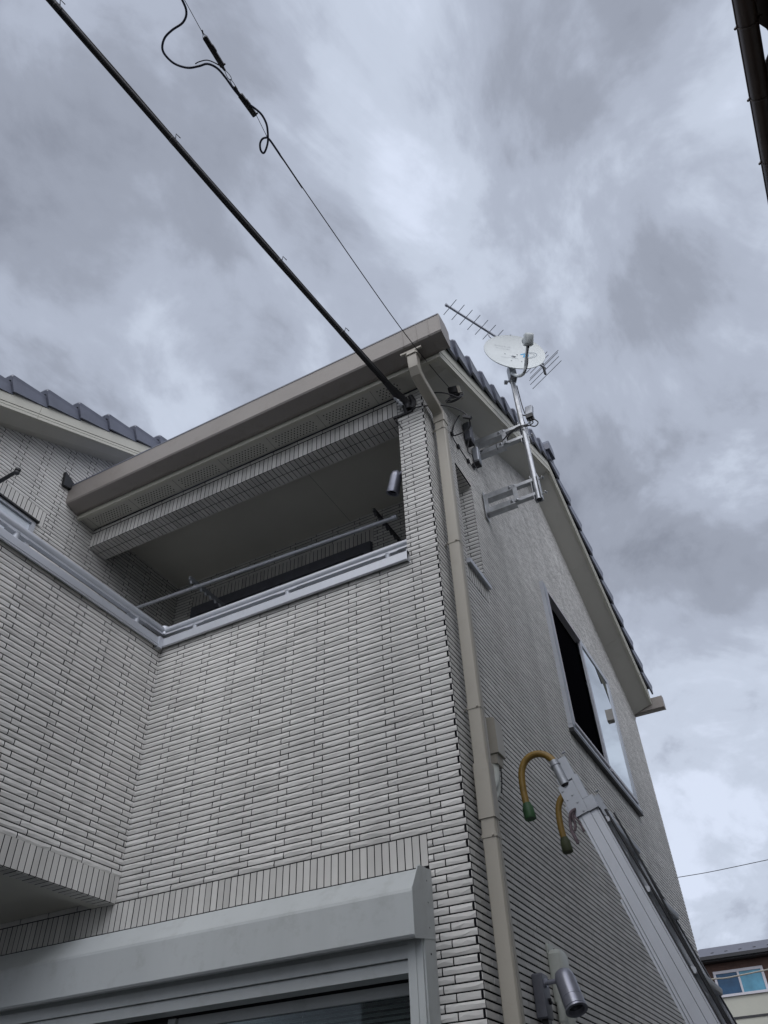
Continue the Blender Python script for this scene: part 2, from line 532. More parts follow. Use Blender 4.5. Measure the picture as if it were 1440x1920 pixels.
def tile(mb, O, U, W, N, u0, u1, w0, w1, chisel=True, mi=1):
    """one tile on plane O with directions U (along), W (up), N (out)"""
    L = u1 - u0; Hh = w1 - w0
    if L < 0.006 or Hh < 0.006:
        return
    T = 0.0027
    tone = float(np.clip(rng.normal(1.0, 0.055), 0.86, 1.13))
    if chisel:
        nx = max(1, int(round(L / 0.036)))
        us = np.linspace(0, L, nx + 1)
        us[1:-1] += rng.uniform(-0.009, 0.009, max(nx - 1, 0))
        e = 0.0012
        rows = [(np.full(nx + 1, 0.0), np.full(nx + 1, -0.0012)),
                (np.full(nx + 1, e), rng.uniform(-0.0003, 0.0014, nx + 1)),
                (Hh * rng.uniform(0.28, 0.74, nx + 1), rng.uniform(0.0014, 0.0046, nx + 1) * CH),
                (np.full(nx + 1, Hh - e), rng.uniform(-0.0003, 0.0014, nx + 1)),
                (np.full(nx + 1, Hh), np.full(nx + 1, -0.0012))]
    else:
        nx = 1
        us = np.array([0, L]); e = 0.001
        a = rng.uniform(-0.0006, 0.0008)
        rows = [(np.zeros(2), np.full(2, -0.0015)), (np.full(2, e), np.full(2, a)),
                (np.full(2, Hh - e), np.full(2, a)), (np.full(2, Hh), np.full(2, -0.0015))]
    n = nx + 1
    pts = []
    def P(u, w, d):
        return (O[0] + U[0] * u + W[0] * w + N[0] * d, O[1] + U[1] * u + W[1] * w + N[1] * d, O[2] + U[2] * u + W[2] * w + N[2] * d)
    nr = len(rows)
    for wv, dv in rows:
        for i in range(n):
            uu = us[i]
            if i == 0: uu += 0.0
            pts.append(P(u0 + uu, w0 + wv[i], dv[i]))
    fs = []
    for r in range(nr - 1):
        for i in range(nx):
            a = r * n + i
            fs.append((a, a + 1, a + 1 + n, a + n))
    # skirt
    nface = len(fs)
    b0 = len(pts)
    pts += [P(u0, w0, -T), P(u1, w0, -T), P(u1, w1, -T), P(u0, w1, -T)]
    bot = list(range(0, n)); top = list(range((nr - 1) * n, nr * n))
    fs.append(tuple([b0, b0 + 1] + bot[::-1]))
    fs.append(tuple([b0 + 2, b0 + 3] + top))
    lf = [r * n for r in range(nr)]; rt = [r * n + nx for r in range(nr)]
    fs.append(tuple([b0 + 3, b0] + lf))
    fs.append(tuple([b0 + 1, b0 + 2] + rt[::-1]))
    mb.add(pts, fs, mi, tone)
    mb.m[-3] = 0; mb.m[-4] = 0
    if ENDS: mb.m[-1] = 0; mb.m[-2] = 0


ENDS = True
JWZ = JW


def courses(mb, O, U, N, spans, z0, z1, phase=0.0, mi=1, corner=None, corner_lo=None):
    """spans(z, z2) -> list of (u0,u1); O at u=0,z=0. corner: u of an outer corner at the high end"""
    k0 = math.floor((z0 - ZREF) / PZ + 0.5); k1 = math.floor((z1 - ZREF) / PZ + 0.5)
    W = (0, 0, 1)
    for k in range(k0, k1):
        za = ZREF + k * PZ + JWZ / 2; zb = ZREF + (k + 1) * PZ - JWZ / 2
        odd = k % 2
        off = phase + (0.055 if odd else 0.0)
        for (a, b) in spans(za, zb):
            # joints at off + n*TL
            n = math.floor((a - off) / TL)
            j = off + n * TL
            while j < b:
                s0 = max(a, j + JW / 2); s1 = min(b, j + TL - JW / 2)
                j += TL
                if corner is not None and abs(s1 - corner) < 1e-4 and odd:
                    s1 = s1 - 0.0135
                if corner_lo is not None and abs(s0 - corner_lo) < 1e-4 and not odd:
                    s0 = s0 + 0.0135
                tile(mb, O, U, W, N, s0, s1, za, zb, True, mi)


def soldiers(mb, O, U, N, W, u0, u1, w0, w1, pitch=0.04, mi=2):
    n = int(round((u1 - u0) / pitch))
    p = (u1 - u0) / n
    for i in range(n):
        tile(mb, O, U, W, N, u0 + i * p + JW / 2, u0 + (i + 1) * p - JW / 2, w0 + JW / 2, w1 - JW / 2, False, mi)


WALLM = [M_JOINT, M_TILE, M_TILE_FLAT]
GX = -1.357          # gable plane
FY = 3.40            # front plane
LX = -3.46           # balcony wing plane
UX = -4.495          # upper wall plane
BY = 4.50            # wall at the back of the balcony
SUB = 0.0025

# ================================================================== ground
g = MB().add([(-400, -400, -H), (400, -400, -H), (400, 400, -H), (-400, 400, -H)], [(0, 1, 2, 3)])
tag(g.build('ground', M_ASPH), kind='structure')

# ================================================================== the house
house = thing('house', (-3.2, 6.3, -H), 'two storey house faced in pale split face tiles with dark blue grey roof tiles', 'house')

# ---- front wall
mb = MB()
fy = FY + SUB
mb.box(-1.56, GX - SUB, fy, 3.59, -H, 1.16)
mb.box(-5.5, GX - SUB, fy, 3.59, 1.163, 1.33)
mb.box(LX - 0.03, GX - SUB, fy, 3.59, 1.333, 2.915)
mb.box(-5.5, -4.42, fy, 3.59, -H, 1.16)
mb.box(-4.417, -1.563, fy, 3.59, -H, -1.05)
mb.box(-1.56, GX - SUB, fy, 3.59, 2.917, 4.44)


def fspan(a, b):
    m_ = (a + b) / 2
    if m_ < 1.169: return [(-1.56, GX), (-5.5, -4.45)]
    if m_ < ZREF: return [(-1.56, GX)]
    if m_ < 1.34: return [(-5.4, GX)]
    if m_ < 2.945: return [(LX, GX)]
    return [(-1.56, GX)]


OF = (0, FY, 0); UF = (1, 0, 0); NF = (0, -1, 0)
courses(mb, OF, UF, NF, fspan, -0.6, 4.45, phase=GX - 0.8 * TL, corner=GX)
soldiers(mb, OF, UF, NF, (0, 0, 1), -5.4, -1.562, 1.169, ZREF)
mb.build('front_wall', WALLM, house)

# ---- beam over the balcony opening
mb = MB()
mb.box(UX - 0.02, -1.562, fy, 3.585, 4.263, 4.45)
courses(mb, OF, UF, NF, lambda a, b: [(UX, -1.562)], 4.40, 4.452, phase=GX - 0.8 * TL)
soldiers(mb, OF, UF, NF, (0, 0, 1), UX, -1.562, 4.253, 4.402)
for a, b in ((FY + 0.004, FY + 0.096), (FY + 0.096, FY + 0.190)):
    soldiers(mb, (0, 0, 4.253), (1, 0, 0), (0, 0, -1), (0, 1, 0), UX, -1.562, a, b)
mb.build('balcony_beam', WALLM, house)

# ---- gable wall
def rl(y):          # underside of the right roof at the wall
    return 5.83 - 0.479 * (6.256 - y) if y < 6.256 else 5.83 - 0.5 * (y - 6.256)


YF = 9.18
mb = MB()
gx = GX - SUB


def gpoly(pts):
    mb.prism([(gx, y, z) for y, z in pts], (-0.18, 0, 0))


e = 0.02
gpoly([(3.593, -H), (3.90, -H), (3.90, rl(3.90) + e), (3.593, rl(3.593) + e)])
gpoly([(3.90, -H), (4.20, -H), (4.20, 3.165), (3.90, 3.165)])
gpoly([(3.90, 4.11), (4.20, 4.11), (4.20, rl(4.2) + e), (3.90, rl(3.9) + e)])
gpoly([(4.213, -H), (5.76, -H), (5.76, rl(5.76) + e), (4.213, rl(4.213) + e)])
gpoly([(5.76, -H), (7.82, -H), (7.82, 2.80), (5.76, 2.80)])
gpoly([(5.76, 4.17), (7.82, 4.17), (7.82, rl(7.82) + e), (6.256, rl(6.256) + e), (5.76, rl(5.76) + e)])
gpoly([(7.82, -H), (YF - 0.01, -H), (YF - 0.01, rl(YF) + e), (7.82, rl(7.82) + e)])


def gspan(a, b):
    m_ = (a + b) / 2
    lo, hi = FY, YF
    if m_ > rl(FY) - 0.01:
        lo = 6.256 - (5.83 - m_) / 0.479 - 0.03
    if m_ > rl(YF) - 0.01:
        hi = 6.256 + (5.83 - m_) / 0.5 + 0.03
    if lo >= hi:
        return []
    cuts = []
    if 3.175 < m_ < 4.10: cuts.append((3.90, 4.20))
    if 3.03 < m_ < 3.175: cuts.append((3.86, 4.24))
    if 2.80 < m_ < 4.17: cuts.append((5.76, 7.82))
    if 2.655 < m_ < 2.80: cuts.append((5.72, 7.86))
    cuts.sort()
    out_ = []; c = lo
    for a_, b_ in cuts:
        if a_ > c: out_.append((c, min(a_, hi)))
        c = b_
    if c < hi: out_.append((c, hi))
    return out_


OG = (GX, 0, 0); UG = (0, 1, 0); NG = (1, 0, 0)
ENDS = False
CH = 0.25
JWZ = 0.0072
courses(mb, OG, UG, NG, gspan, -0.6, 5.85, phase=FY + 0.3 * TL, corner_lo=FY)
ENDS = True
CH = 1.0
JWZ = JW
soldiers(mb, OG, UG, NG, (0, 0, 1), 3.86, 4.24, 3.03, 3.172)
soldiers(mb, OG, UG, NG, (0, 0, 1), 5.72, 7.86, 2.655, 2.80)
# lining of the small opening: far jamb and head
courses(mb, (0, 4.203, 0), (1, 0, 0), (0, -1, 0), lambda a, b: [(GX - 0.19, GX - 0.004)], 3.16, 4.11, phase=GX - 0.6 * TL)
soldiers(mb, (0, 0, 4.10), (0, 1, 0), (0, 0, -1), (1, 0, 0), 3.90, 4.20, GX - 0.19, GX - 0.004)
mb.build('gable_wall', WALLM, house)

# sill of the small opening
mb = MB()
mb.prism([(GX + 0.028, 3.875, 3.186), (GX - 0.20, 3.875, 3.205), (GX - 0.20, 3.875, 3.176), (GX + 0.024, 3.875, 3.150), (GX + 0.028, 3.875, 3.150)], (0, 0.36, 0))
mb.build('opening_sill', M_ALU, house, recalc=True)

# ---- balcony wing, left
mb = MB()
lx = LX - SUB
mb.box(-3.63, lx, 0.9, 3.40, 1.319, 2.905)
OL = (LX, 0, 0)
courses(mb, OL, UG, NG, lambda a, b: [(0.9, 3.398)], 1.46, 2.92, phase=3.40 - 0.35 * TL)
soldiers(mb, OL, UG, NG, (0, 0, 1), 0.9, 3.398, 1.309, 1.453)
soldiers(mb, (0, 0, 1.309), (0, 1, 0), (0, 0, -1), (1, 0, 0), 0.9, 3.398, LX - 0.10, LX - 0.003)
mb.build('balcony_parapet', WALLM, house)
mb = MB()
mb.box(-5.5, -3.562, 0.9, 3.398, 1.345, 1.36)
mb.box(-3.632, -3.562, 0.9, 3.398, 1.313, 1.318)
mb.build('wing_soffit', M_CEIL, house)
mb = MB()
mb.box(-5.5, -3.635, 0.9, 3.40, 1.362, 1.80)
mb.box(-4.48, -1.56, 3.593, 4.49, 1.70, 1.80)
mb.build('balcony_floor', M_CONC, house)

# ---- upper wall on the left
def ll(y):
    return 5.30 + 0.494 * (y - 3.468)


mb = MB()
ux = UX - SUB


def upoly(pts):
    mb.prism([(ux, y, z) for y, z in pts], (-0.15, 0, 0))


upoly([(1.2, 1.8), (1.9, 1.8), (1.9, ll(1.9) + e), (1.2, ll(1.2) + e)])
upoly([(1.9, 1.8), (2.86, 1.8), (2.86, 3.2), (1.9, 3.2)])
upoly([(1.9, 4.13), (2.86, 4.13), (2.86, ll(2.86) + e), (1.9, ll(1.9) + e)])
upoly([(2.86, 1.8), (4.52, 1.8), (4.52, ll(4.52) + e), (2.86, ll(2.86) + e)])


def uspan(a, b):
    m_ = (a + b) / 2
    lo, hi = 1.2, 4.5
    if m_ > ll(lo): lo = 3.468 + (m_ - 5.30) / 0.494 - 0.03
    if m_ > 4.54: hi = 4.0
    if lo >= hi: return []
    if 3.2 < m_ < 4.135: return [(lo, 1.9), (2.86, hi)]
    if 4.135 < m_ < 4.282 and lo < 1.86: return [(lo, 1.86), (2.93, hi)]
    return [(lo, hi)]


courses(mb, (UX, 0, 0), UG, NG, uspan, 2.4, 5.6, phase=3.40)
soldiers(mb, (UX, 0, 0), UG, NG, (0, 0, 1), 1.86, 2.93, 4.137, 4.281)
mb.build('upper_wall', WALLM, house)

# ---- wall at the back of the balcony
mb = MB()
by = BY + SUB
mb.box(UX, -4.27, by, 4.65, 1.8, 4.60)
mb.box(-4.267, -2.383, by, 4.65, 4.21, 4.60)
mb.box(-2.38, GX - 0.20, by, 4.65, 1.8, 4.60)


def bspan(a, b):
    m_ = (a + b) / 2
    if m_ < 4.205: return [(UX, -4.27), (-2.38, GX - 0.19)]
    if m_ < 4.352: return [(UX, -4.285), (-2.365, GX - 0.19)]
    return [(UX, GX - 0.19)]


courses(mb, (0, BY, 0), UF, NF, bspan, 2.4, 4.56, phase=0.1)
soldiers(mb, (0, BY, 0), UF, NF, (0, 0, 1), -4.285, -2.365, 4.205, 4.350)
mb.build('balcony_back_wall', WALLM, house)

mb = MB()
mb.box(UX, GX - 0.195, 3.588, 4.508, 4.525, 4.54)
mb.box(-2.591, -2.589, 3.60, 4.50, 4.5240, 4.5249, 1)
mb.build('balcony_ceiling', [M_CEIL, M_JOINT], house)

# closed shell behind (rear, far side, inner floors)
mb = MB()
mb.box(-5.6, GX - 0.19, YF - 0.16, YF - 0.01, -H, 4.64)
mb.box(-5.65, -5.502, 3.41, YF - 0.17, -H, 4.30)
mb.box(-5.5, GX - 0.195, 3.60, YF - 0.17, 1.40, 1.50)
mb.box(-5.5, GX - 0.195, 4.66, 4.70, 1.51, 4.30)
mb.build('inner_shell', M_DARKIN, house)

# ---- right roof: slabs, soffits, barge boards, verge tiles
XB = -1.12
RY, RZ = 6.256, 5.99


def rtop(y):        # top of barge board
    return (RZ - 0.485 * (RY - y) if y < RY else RZ - 0.5 * (y - RY)) + 0.085


roof = MB()
ys = [3.18, RY, YF + 0.02]
for (ya, yb) in ((3.18, RY), (RY, YF + 0.02)):
    roof.prism([(UX - 1.1, ya, rtop(ya) - 0.02), (UX - 1.1, yb, rtop(yb) - 0.02), (UX - 1.1, yb, rtop(yb) + 0.09), (UX - 1.1, ya, rtop(ya) + 0.09)], (-(UX - 1.1) + XB - 0.05, 0, 0))
roof_o = roof.build('roof', M_ROOF, house)
# verge tiles: stepped, each overlapping the one below
vt = MB()


def verge(mbx, xo, y, z, slope_dir, length, xin, h=0.15):
    """one verge tile; (y,z) = top at its lower (eave-side) end; runs up-slope"""
    d = Vector((0, slope_dir, 0.483)).normalized()
    up = Vector((0, -slope_dir * 0.483, 1)).normalized()
    j = random.uniform(-0.003, 0.003)
    prof = [(0.0, -0.165), (0.0, -0.05), (0.004, -0.016), (-0.012, 0.0), (-0.05, 0.004), (-xin, 0.0), (-xin, -0.03), (-0.03, -0.03), (-0.018, -0.04), (-0.018, -0.165)]
    a = Vector((xo, y, z + j))
    n = len(prof)
    vs = []
    for t, dt, db in ((0.0, 0.018, 0.0), (0.010, 0.005, 0.0), (0.022, 0.0, 0.0), (length + 0.05, 0.058, 0.014)):
        base = a + d * t + (Vector((-0.022, 0, 0)) if t > 0.1 else Vector((0, 0, 0)))
        for px, pz in prof:
            q = dt if pz > -0.1 else db
            vs.append(base + Vector((px, 0, 0)) + up * (pz - q))
    # lower front corner rounded: pull first ring's bottom in a little
    fs = [tuple(range(n)), tuple(reversed(range(3 * n, 4 * n)))]
    for r_ in range(3):
        for i in range(n):
            k = (i + 1) % n
            fs.append((r_ * n + i, (r_ + 1) * n + i, (r_ + 1) * n + k, r_ * n + k))
    mbx.add(vs, fs, 0)


STEP = 0.307
y = 3.13; 
while y < RY - 0.1:
    verge(vt, XB + 0.045, y, rtop(y) + 0.180, 1, STEP, 0.25)
    y += STEP * 0.985
y = YF + 0.10
while y > RY + 0.1:
    verge(vt, XB + 0.045, y, rtop(y) + 0.180, -1, STEP, 0.25)
    y -= STEP * 0.985
vt.build('verge_tiles', M_ROOF, roof_o, recalc=True)
# ridge end cap
rc = MB()
prof = [(-0.10, -0.02), (-0.105, 0.06), (-0.07, 0.125), (0.0, 0.15), (0.07, 0.125), (0.105, 0.06), (0.10, -0.02)]
for k in range(6):
    x1 = XB + 0.075 - k * 0.5; x0 = x1 - 0.52
    rc.prism([(x0, RY + a, rtop(RY) + 0.085 + b + 0.004 * (k % 2)) for a, b in prof], (0.52, 0, 0))
rc.build('ridge_tiles', M_ROOF, roof_o, recalc=True)
# barge boards (mouldings are part of the board)
bb = MB()
YE0, YE1 = 3.205, YF - 0.01


def bargeseg(mbx, ya, yb, x, fz, mi=0):
    for x0, x1, lo, hi in ((x - 0.030, x - 0.006, -0.085, 0.085), (x - 0.006, x, -0.085, -0.058), (x - 0.006, x, -0.053, -0.030), (x - 0.006, x + 0.003, -0.025, 0.085)):
        mbx.prism([(x0, ya, fz(ya) + lo), (x0, yb, fz(yb) + lo), (x0, yb, fz(yb) + hi), (x0, ya, fz(ya) + hi)], (x1 - x0, 0, 0), mi)


fz = lambda y_: (RZ - 0.485 * (RY - y_) if y_ < RY else RZ - 0.5 * (y_ - RY))
for ya, yb in ((YE0, 5.02), (5.023, RY), (RY, 8.0), (8.003, YE1)):
    bargeseg(bb, ya, yb, XB, fz)
bb.build('barge_board', M_TRIM, roof_o)
# black strip put in as the shade of the gap between board and tiles
ds = MB()
for ya, yb in ((YE0, RY), (RY, YE1)):
    ds.prism([(XB - 0.03, ya, fz(ya) + 0.087), (XB - 0.03, yb, fz(yb) + 0.087), (XB - 0.03, yb, fz(yb) + 0.125), (XB - 0.03, ya, fz(ya) + 0.125)], (0.024, 0, 0))
ds.build('gap_shade_strip', M_BLACK, roof_o)
# sloping soffit under the verge
so = MB()


def soffit_seg(mbx, ya, yb, xi, za, zb, xo, oa, ob):
    t = 0.010
    mbx.add([(xi, ya, za), (xo, ya, oa), (xo, yb, ob), (xi, yb, zb), (xi, ya, za + t), (xo, ya, oa + t), (xo, yb, ob + t), (xi, yb, zb + t)],
            [(0, 3, 2, 1), (4, 5, 6, 7), (0, 1, 5, 4), (1, 2, 6, 5), (2, 3, 7, 6), (3, 0, 4, 7)])


def fz(y_):
    return RZ - 0.485 * (RY - y_) if y_ < RY else RZ - 0.5 * (y_ - RY)


for ya, yb in [(YE0, 3.40), (3.401, 5.0), (5.003, RY), (RY, 7.3), (7.303, 8.25), (8.253, YE1)]:
    soffit_seg(so, ya, yb, GX - 0.01, rl(ya) if ya > 3.3 else 4.452, rl(yb), XB - 0.029, fz(ya) - 0.080, fz(yb) - 0.080)
so.build('verge_soffit', M_SOFFIT, roof_o, recalc=True)
# level eaves soffit with vent holes, and fascia
so = MB()
so.box(UX, GX - 0.0, 3.235, 3.398, 4.452, 4.464)
so.box(GX, XB - 0.031, 3.235, 3.30, 4.452, 4.464)
for k in range(7):
    xa = UX + 0.06 + k * 0.455
    for i in range(13):
        for j in range(5):
            x = xa + 0.045 + i * 0.028 + (0.014 if j % 2 else 0); yv = 3.285 + j * 0.021
            if x > -1.50 or yv > 3.385: continue
            n = 6
            so.add([(x + 0.0060 * math.cos(2 * math.pi * q / n), yv + 0.0060 * math.sin(2 * math.pi * q / n), 4.4510) for q in range(n)], [tuple(reversed(range(n)))], 1)
    so.box(xa, xa + 0.002, 3.24, 3.397, 4.4508, 4.4518, 1)
so.build('eaves_soffit', [M_SOFFIT, M_HOLE], roof_o)
fa = MB()
fa.box(UX, XB - 0.032, 3.208, 3.234, 4.425, 4.60)
fa.build('fascia', M_TRIM, roof_o)

# ---- gutter of the right roof
gu = MB()
gp = [(3.060, 4.668), (3.050, 4.668), (3.052, 4.642), (3.060, 4.505), (3.068, 4.492), (3.175, 4.462), (3.206, 4.470), (3.206, 4.60), (3.196, 4.60), (3.196, 4.480), (3.175, 4.474), (3.078, 4.502), (3.072, 4.510), (3.064, 4.640)]
XG1 = -1.040
for xa, xb in ((UX + 0.005, -2.85), (-2.85, -1.335), (-1.335, -1.115), (-1.115, XG1)):
    gu.prism([(xa, a, b) for a, b in gp], (xb - xa, 0, 0))
gut = gu.build('gutter', M_GUTTER, house, recalc=True)
gl = MB()
gl.box(UX + 0.01, XG1, 3.047, 3.058, 4.669, 4.681)
gl.build('gutter_lip', M_ROOF, gut)
gc = MB()
for x, w in ((-1.325, 0.004), (-1.128, 0.004), (-1.218, 0.003)):
    gc.prism([(x, a + (-0.004 if a < 3.1 else 0), b + (-0.004 if b < 4.55 else 0)) for a, b in [(3.052, 4.672), (3.060, 4.50), (3.175, 4.462), (3.20, 4.470), (3.20, 4.48), (3.17, 4.475), (3.08, 4.505), (3.066, 4.66)]], (w, 0, 0))
gc.build('gutter_joint', M_GUTTER, gut, recalc=True)
ec = MB()
ec.prism([(XG1, 3.047, 4.672), (XG1, 3.056, 4.50), (XG1, 3.068, 4.487), (XG1, 3.175, 4.457), (XG1, 3.208, 4.462), (XG1, 3.208, 4.64), (XG1, 3.15, 4.672)], (0.006, 0, 0))
ec.build('gutter_end_cap', M_GUTTER, gut, recalc=True)
ec = MB()
ec.prism([(UX + 0.001, 3.047, 4.672), (UX + 0.001, 3.056, 4.50), (UX + 0.001, 3.175, 4.457), (UX + 0.001, 3.208, 4.462), (UX + 0.001, 3.208, 4.64), (UX + 0.001, 3.15, 4.672)], (0.004, 0, 0))
ec.build('gutter_end_cap', M_GUTTER, gut, recalc=True)
# far gutter end seen past the far eave
fg = MB()
fgp = [(YF + 0.005, 4.54), (YF + 0.005, 4.40), (YF + 0.03, 4.385), (YF + 0.10, 4.395), (YF + 0.115, 4.56), (YF + 0.10, 4.56), (YF + 0.09, 4.41), (YF + 0.015, 4.41), (YF + 0.015, 4.54)]
fg.prism([(-5.4, a, b) for a, b in fgp], (5.4 - 0.995, 0, 0))
fg.prism([(-0.995, a, b) for a, b in [(YF + 0.003, 4.545), (YF + 0.003, 4.398), (YF + 0.03, 4.382), (YF + 0.102, 4.392), (YF + 0.118, 4.563)]], (0.006, 0, 0))
fg.build('gutter', M_GUTTER, house, recalc=True)

# ---- left roof
LXB = -4.27
lr = MB()
Y0L, Y1L = 1.7, 4.6


def lz(y_):
    return 5.304 + 0.478 * (y_ - 3.467) + 0.085


lr.prism([(LXB - 1.5, 1.62, lz(1.62) + 0.065), (LXB - 1.5, Y1L, lz(Y1L) + 0.065), (LXB - 1.5, Y1L, lz(Y1L) + 0.18), (LXB - 1.5, 1.62, lz(1.62) + 0.18)], (1.45, 0, 0))
lro = lr.build('roof', M_ROOF, house)
lro['label'] = 'upper left roof slope'
vt = MB()
y = 2.09 - 3 * 0.31
while y < Y1L:
    zz = 4.995 + (y - 2.09) * 0.488
    verge(vt, LXB + 0.03, y, zz, 1, 0.31, 0.25)
    y += 0.31
vt.build('verge_tiles', M_ROOF, lro, recalc=True)
bb = MB()
for ya, yb in ((1.2, 2.435), (2.438, 3.6), (3.603, Y1L)):
    bargeseg(bb, ya, yb, LXB, lz)
bb.build('barge_board', M_TRIM, lro)
ds = MB()  # black strip standing in for the shaded gap under the left verge tiles
ds.prism([(LXB - 0.03, 1.2, lz(1.2) + 0.087), (LXB - 0.03, Y1L, lz(Y1L) + 0.087), (LXB - 0.03, Y1L, lz(Y1L) + 0.12), (LXB - 0.03, 1.2, lz(1.2) + 0.12)], (0.024, 0, 0))
ds.build('gap_shade_strip', M_BLACK, lro)
so = MB()
soffit_seg(so, 1.2, Y1L, UX - 0.01, ll(1.2), ll(Y1L), LXB - 0.029, lz(1.2) - 0.080, lz(Y1L) - 0.080)
so.build('verge_soffit', M_SOFFIT, lro, recalc=True)
# black flashing where the gutter meets the wall
fl = MB()
fl.prism([(UX + 0.003, 2.955, 4.76), (UX + 0.003, 2.97, 4.62), (UX + 0.003, 3.16, 4.66), (UX + 0.003, 3.08, 4.70)], (0.03, 0, 0))
fl.build('flashing', M_BLACK, house, recalc=True)

# ---- copings and handrails
cp = MB()
cp.prism([(LX + 0.012, a, b) for a, b in [(3.372, 2.915), (3.366, 2.921), (3.366, 2.978), (3.372, 2.985), (3.62, 2.990), (3.625, 2.915), (3.612, 2.915), (3.608, 2.97), (3.378, 2.965), (3.378, 2.915)]], (-1.548 - LX - 0.012, 0, 0))
cp.box(-1.552, -1.548, 3.364, 3.628, 2.912, 2.992)
cp.prism([(a, 0.88, b) for a, b in [(LX + 0.034, 2.908), (LX + 0.034, 2.970), (LX + 0.028, 2.978), (-3.66, 2.985), (-3.665, 2.915), (-3.652, 2.915), (-3.648, 2.97), (LX + 0.022, 2.965), (LX + 0.022, 2.908)]], (0, 3.366 - 0.88, 0))
cp.box(LX + 0.034, LX + 0.037, 0.88, 3.36, 2.920, 2.925)
cp.box(LX + 0.006, LX + 0.04, 3.33, 3.3655, 2.902, 2.984)
cop = cp.build('balcony_coping', M_ALU, house, recalc=True)
hr = MB()
YR, XR, ZR = 3.50, -3.56, 3.155
hr.tube([(-1.555, YR, ZR), (XR, YR, ZR)], 0.027, 16)
hr.tube([(XR, YR + 0.02, ZR), (XR, 0.9, ZR)], 0.027, 16)
hr.lathe((XR, YR, ZR - 0.034), (0, 0, 1), [(0.0, 0), (0.036, 0.001), (0.036, 0.067), (0.0, 0.068)], 16)
hr.box(XR, -1.557, YR - 0.016, YR + 0.016, ZR - 0.040, ZR - 0.026)
hr.box(XR - 0.016, XR + 0.016, 0.9, YR, ZR - 0.040, ZR - 0.026)
hro = hr.build('handrail', M_ALU, house, smooth=40)
for x, yv in ((-3.27, YR), (-2.50, YR), (-1.74, YR), (XR, 3.22), (XR, 2.17), (XR, 1.15)):
    p = MB()
    p.lathe((x, yv, 2.985), (0, 0, 1), [(0.036, 0.0), (0.036, 0.006), (0.021, 0.014), (0.021, 0.12), (0.026, 0.130), (0, 0.13)], 16)
    if yv == YR and x != XR:
        p.box(x - 0.075, x + 0.075, yv - 0.02, yv + 0.02, ZR - 0.048, ZR - 0.0405)
    else:
        p.box(x - 0.02, x + 0.02, yv - 0.075, yv + 0.075, ZR - 0.048, ZR - 0.0405)
    p.build('post', M_ALU, hro, smooth=40)

# ---- shutter window, ground floor
SX = -1.555
sw = MB()
sw.box(-4.38, -1.635, 3.285, 3.40, 0.785, 0.835)
sw.box(-4.38, -1.635, 3.292, 3.40, 0.838, 0.868)
sw.box(-4.38, -1.635, 3.30, 3.40, 0.735, 0.782)
for x0, x1 in ((-1.632, -1.562), (-4.45, -4.382)):
    sw.box(x0, x1, 3.278, 3.398, -1.05, 0.85)
    sw.box(x0 + 0.018, x1 - 0.03, 3.274, 3.2775, -1.05, 0.84)
sw.box(-4.38, -1.635, 3.285, 3.40, -1.08, -1.02)
swo = sw.build('window', M_SHUT, house)
swo['label'] = 'sliding window under the long white shutter box'
sb = MB()
prof = [(3.395, 1.135), (3.268, 1.122), (3.203, 1.028), (3.200, 1.015), (3.200, 0.850), (3.208, 0.841), (3.245, 0.843), (3.25, 0.858), (3.395, 0.872)]
sb.prism([(-4.45, a, b) for a, b in prof], (4.45 + SX - 0.004, 0, 0))
sb.prism([(SX - 0.004, a, b) for a, b in [(3.399, 1.150), (3.262, 1.132), (3.196, 1.030), (3.193, 1.015), (3.193, 0.846), (3.203, 0.834), (3.399, 0.866)]], (0.006, 0, 0))
sb.box(SX - 0.014, SX + 0.0, 3.29, 3.3985, 0.2, 1.145)
sbo = sb.build('shutter_box', M_SHUT, swo, recalc=True)
for z in (1.09, 1.00, 0.90, 0.80):
    sc_ = MB()
    sc_.lathe((SX - 0.001, 3.345, z), (1, 0, 0), [(0.0, 0.0035), (0.004, 0.003), (0.005, 0.0)], 10)
    sc_.build('screw', M_DKFRAME, swo)
sl = MB()
sl.box(-4.38, -1.64, 3.255, 3.33, 0.872, 0.90)
sl.build('shutter_slot', M_BLACK, swo)
for x0, x1, yy in ((-2.955, -1.645, 3.44), (-4.37, -3.015, 3.47)):
    s_ = MB()
    s_.box(x0, x0 + 0.045, yy, yy + 0.03, -1.0, 0.73)
    s_.box(x1 - 0.02, x1, yy, yy + 0.03, -1.0, 0.73)
    s_.box(x0 + 0.045, x1 - 0.02, yy, yy + 0.03, 0.685, 0.73)
    s_.box(x0 + 0.045, x1 - 0.02, yy, yy + 0.03, -1.0, -0.93)
    so_ = s_.build('sash', M_SHUT if yy < 3.45 else M_DKFRAME, swo)
    MB().box(x0 + 0.046, x1 - 0.021, yy + 0.012, yy + 0.018, -0.929, 0.684).build('pane', M_CLEAR, swo)
mb = MB()
z = 0.690
while z > -0.95:
    mb.obox((-2.30, 3.535, z), ((1, 0, 0), (0, 1, 0.75), (0, -0.75, 1)), (0.655, 0.0125, 0.0006))
    z -= 0.0215
for xx in (-2.85, -2.30, -1.75):
    mb.box(xx - 0.001, xx + 0.001, 3.520, 3.5215, -0.95, 0.70)
bl = mb.build('blind', M_BLIND, swo)
MB().box(-3.010, -2.965, 3.43, 3.47, -1.0, 0.73).build('meeting_stile', M_SHUT, swo)
MB().box(-4.38, -1.60, 3.50, 3.585, 0.715, 1.155).build('window_head', M_DKFRAME, swo)

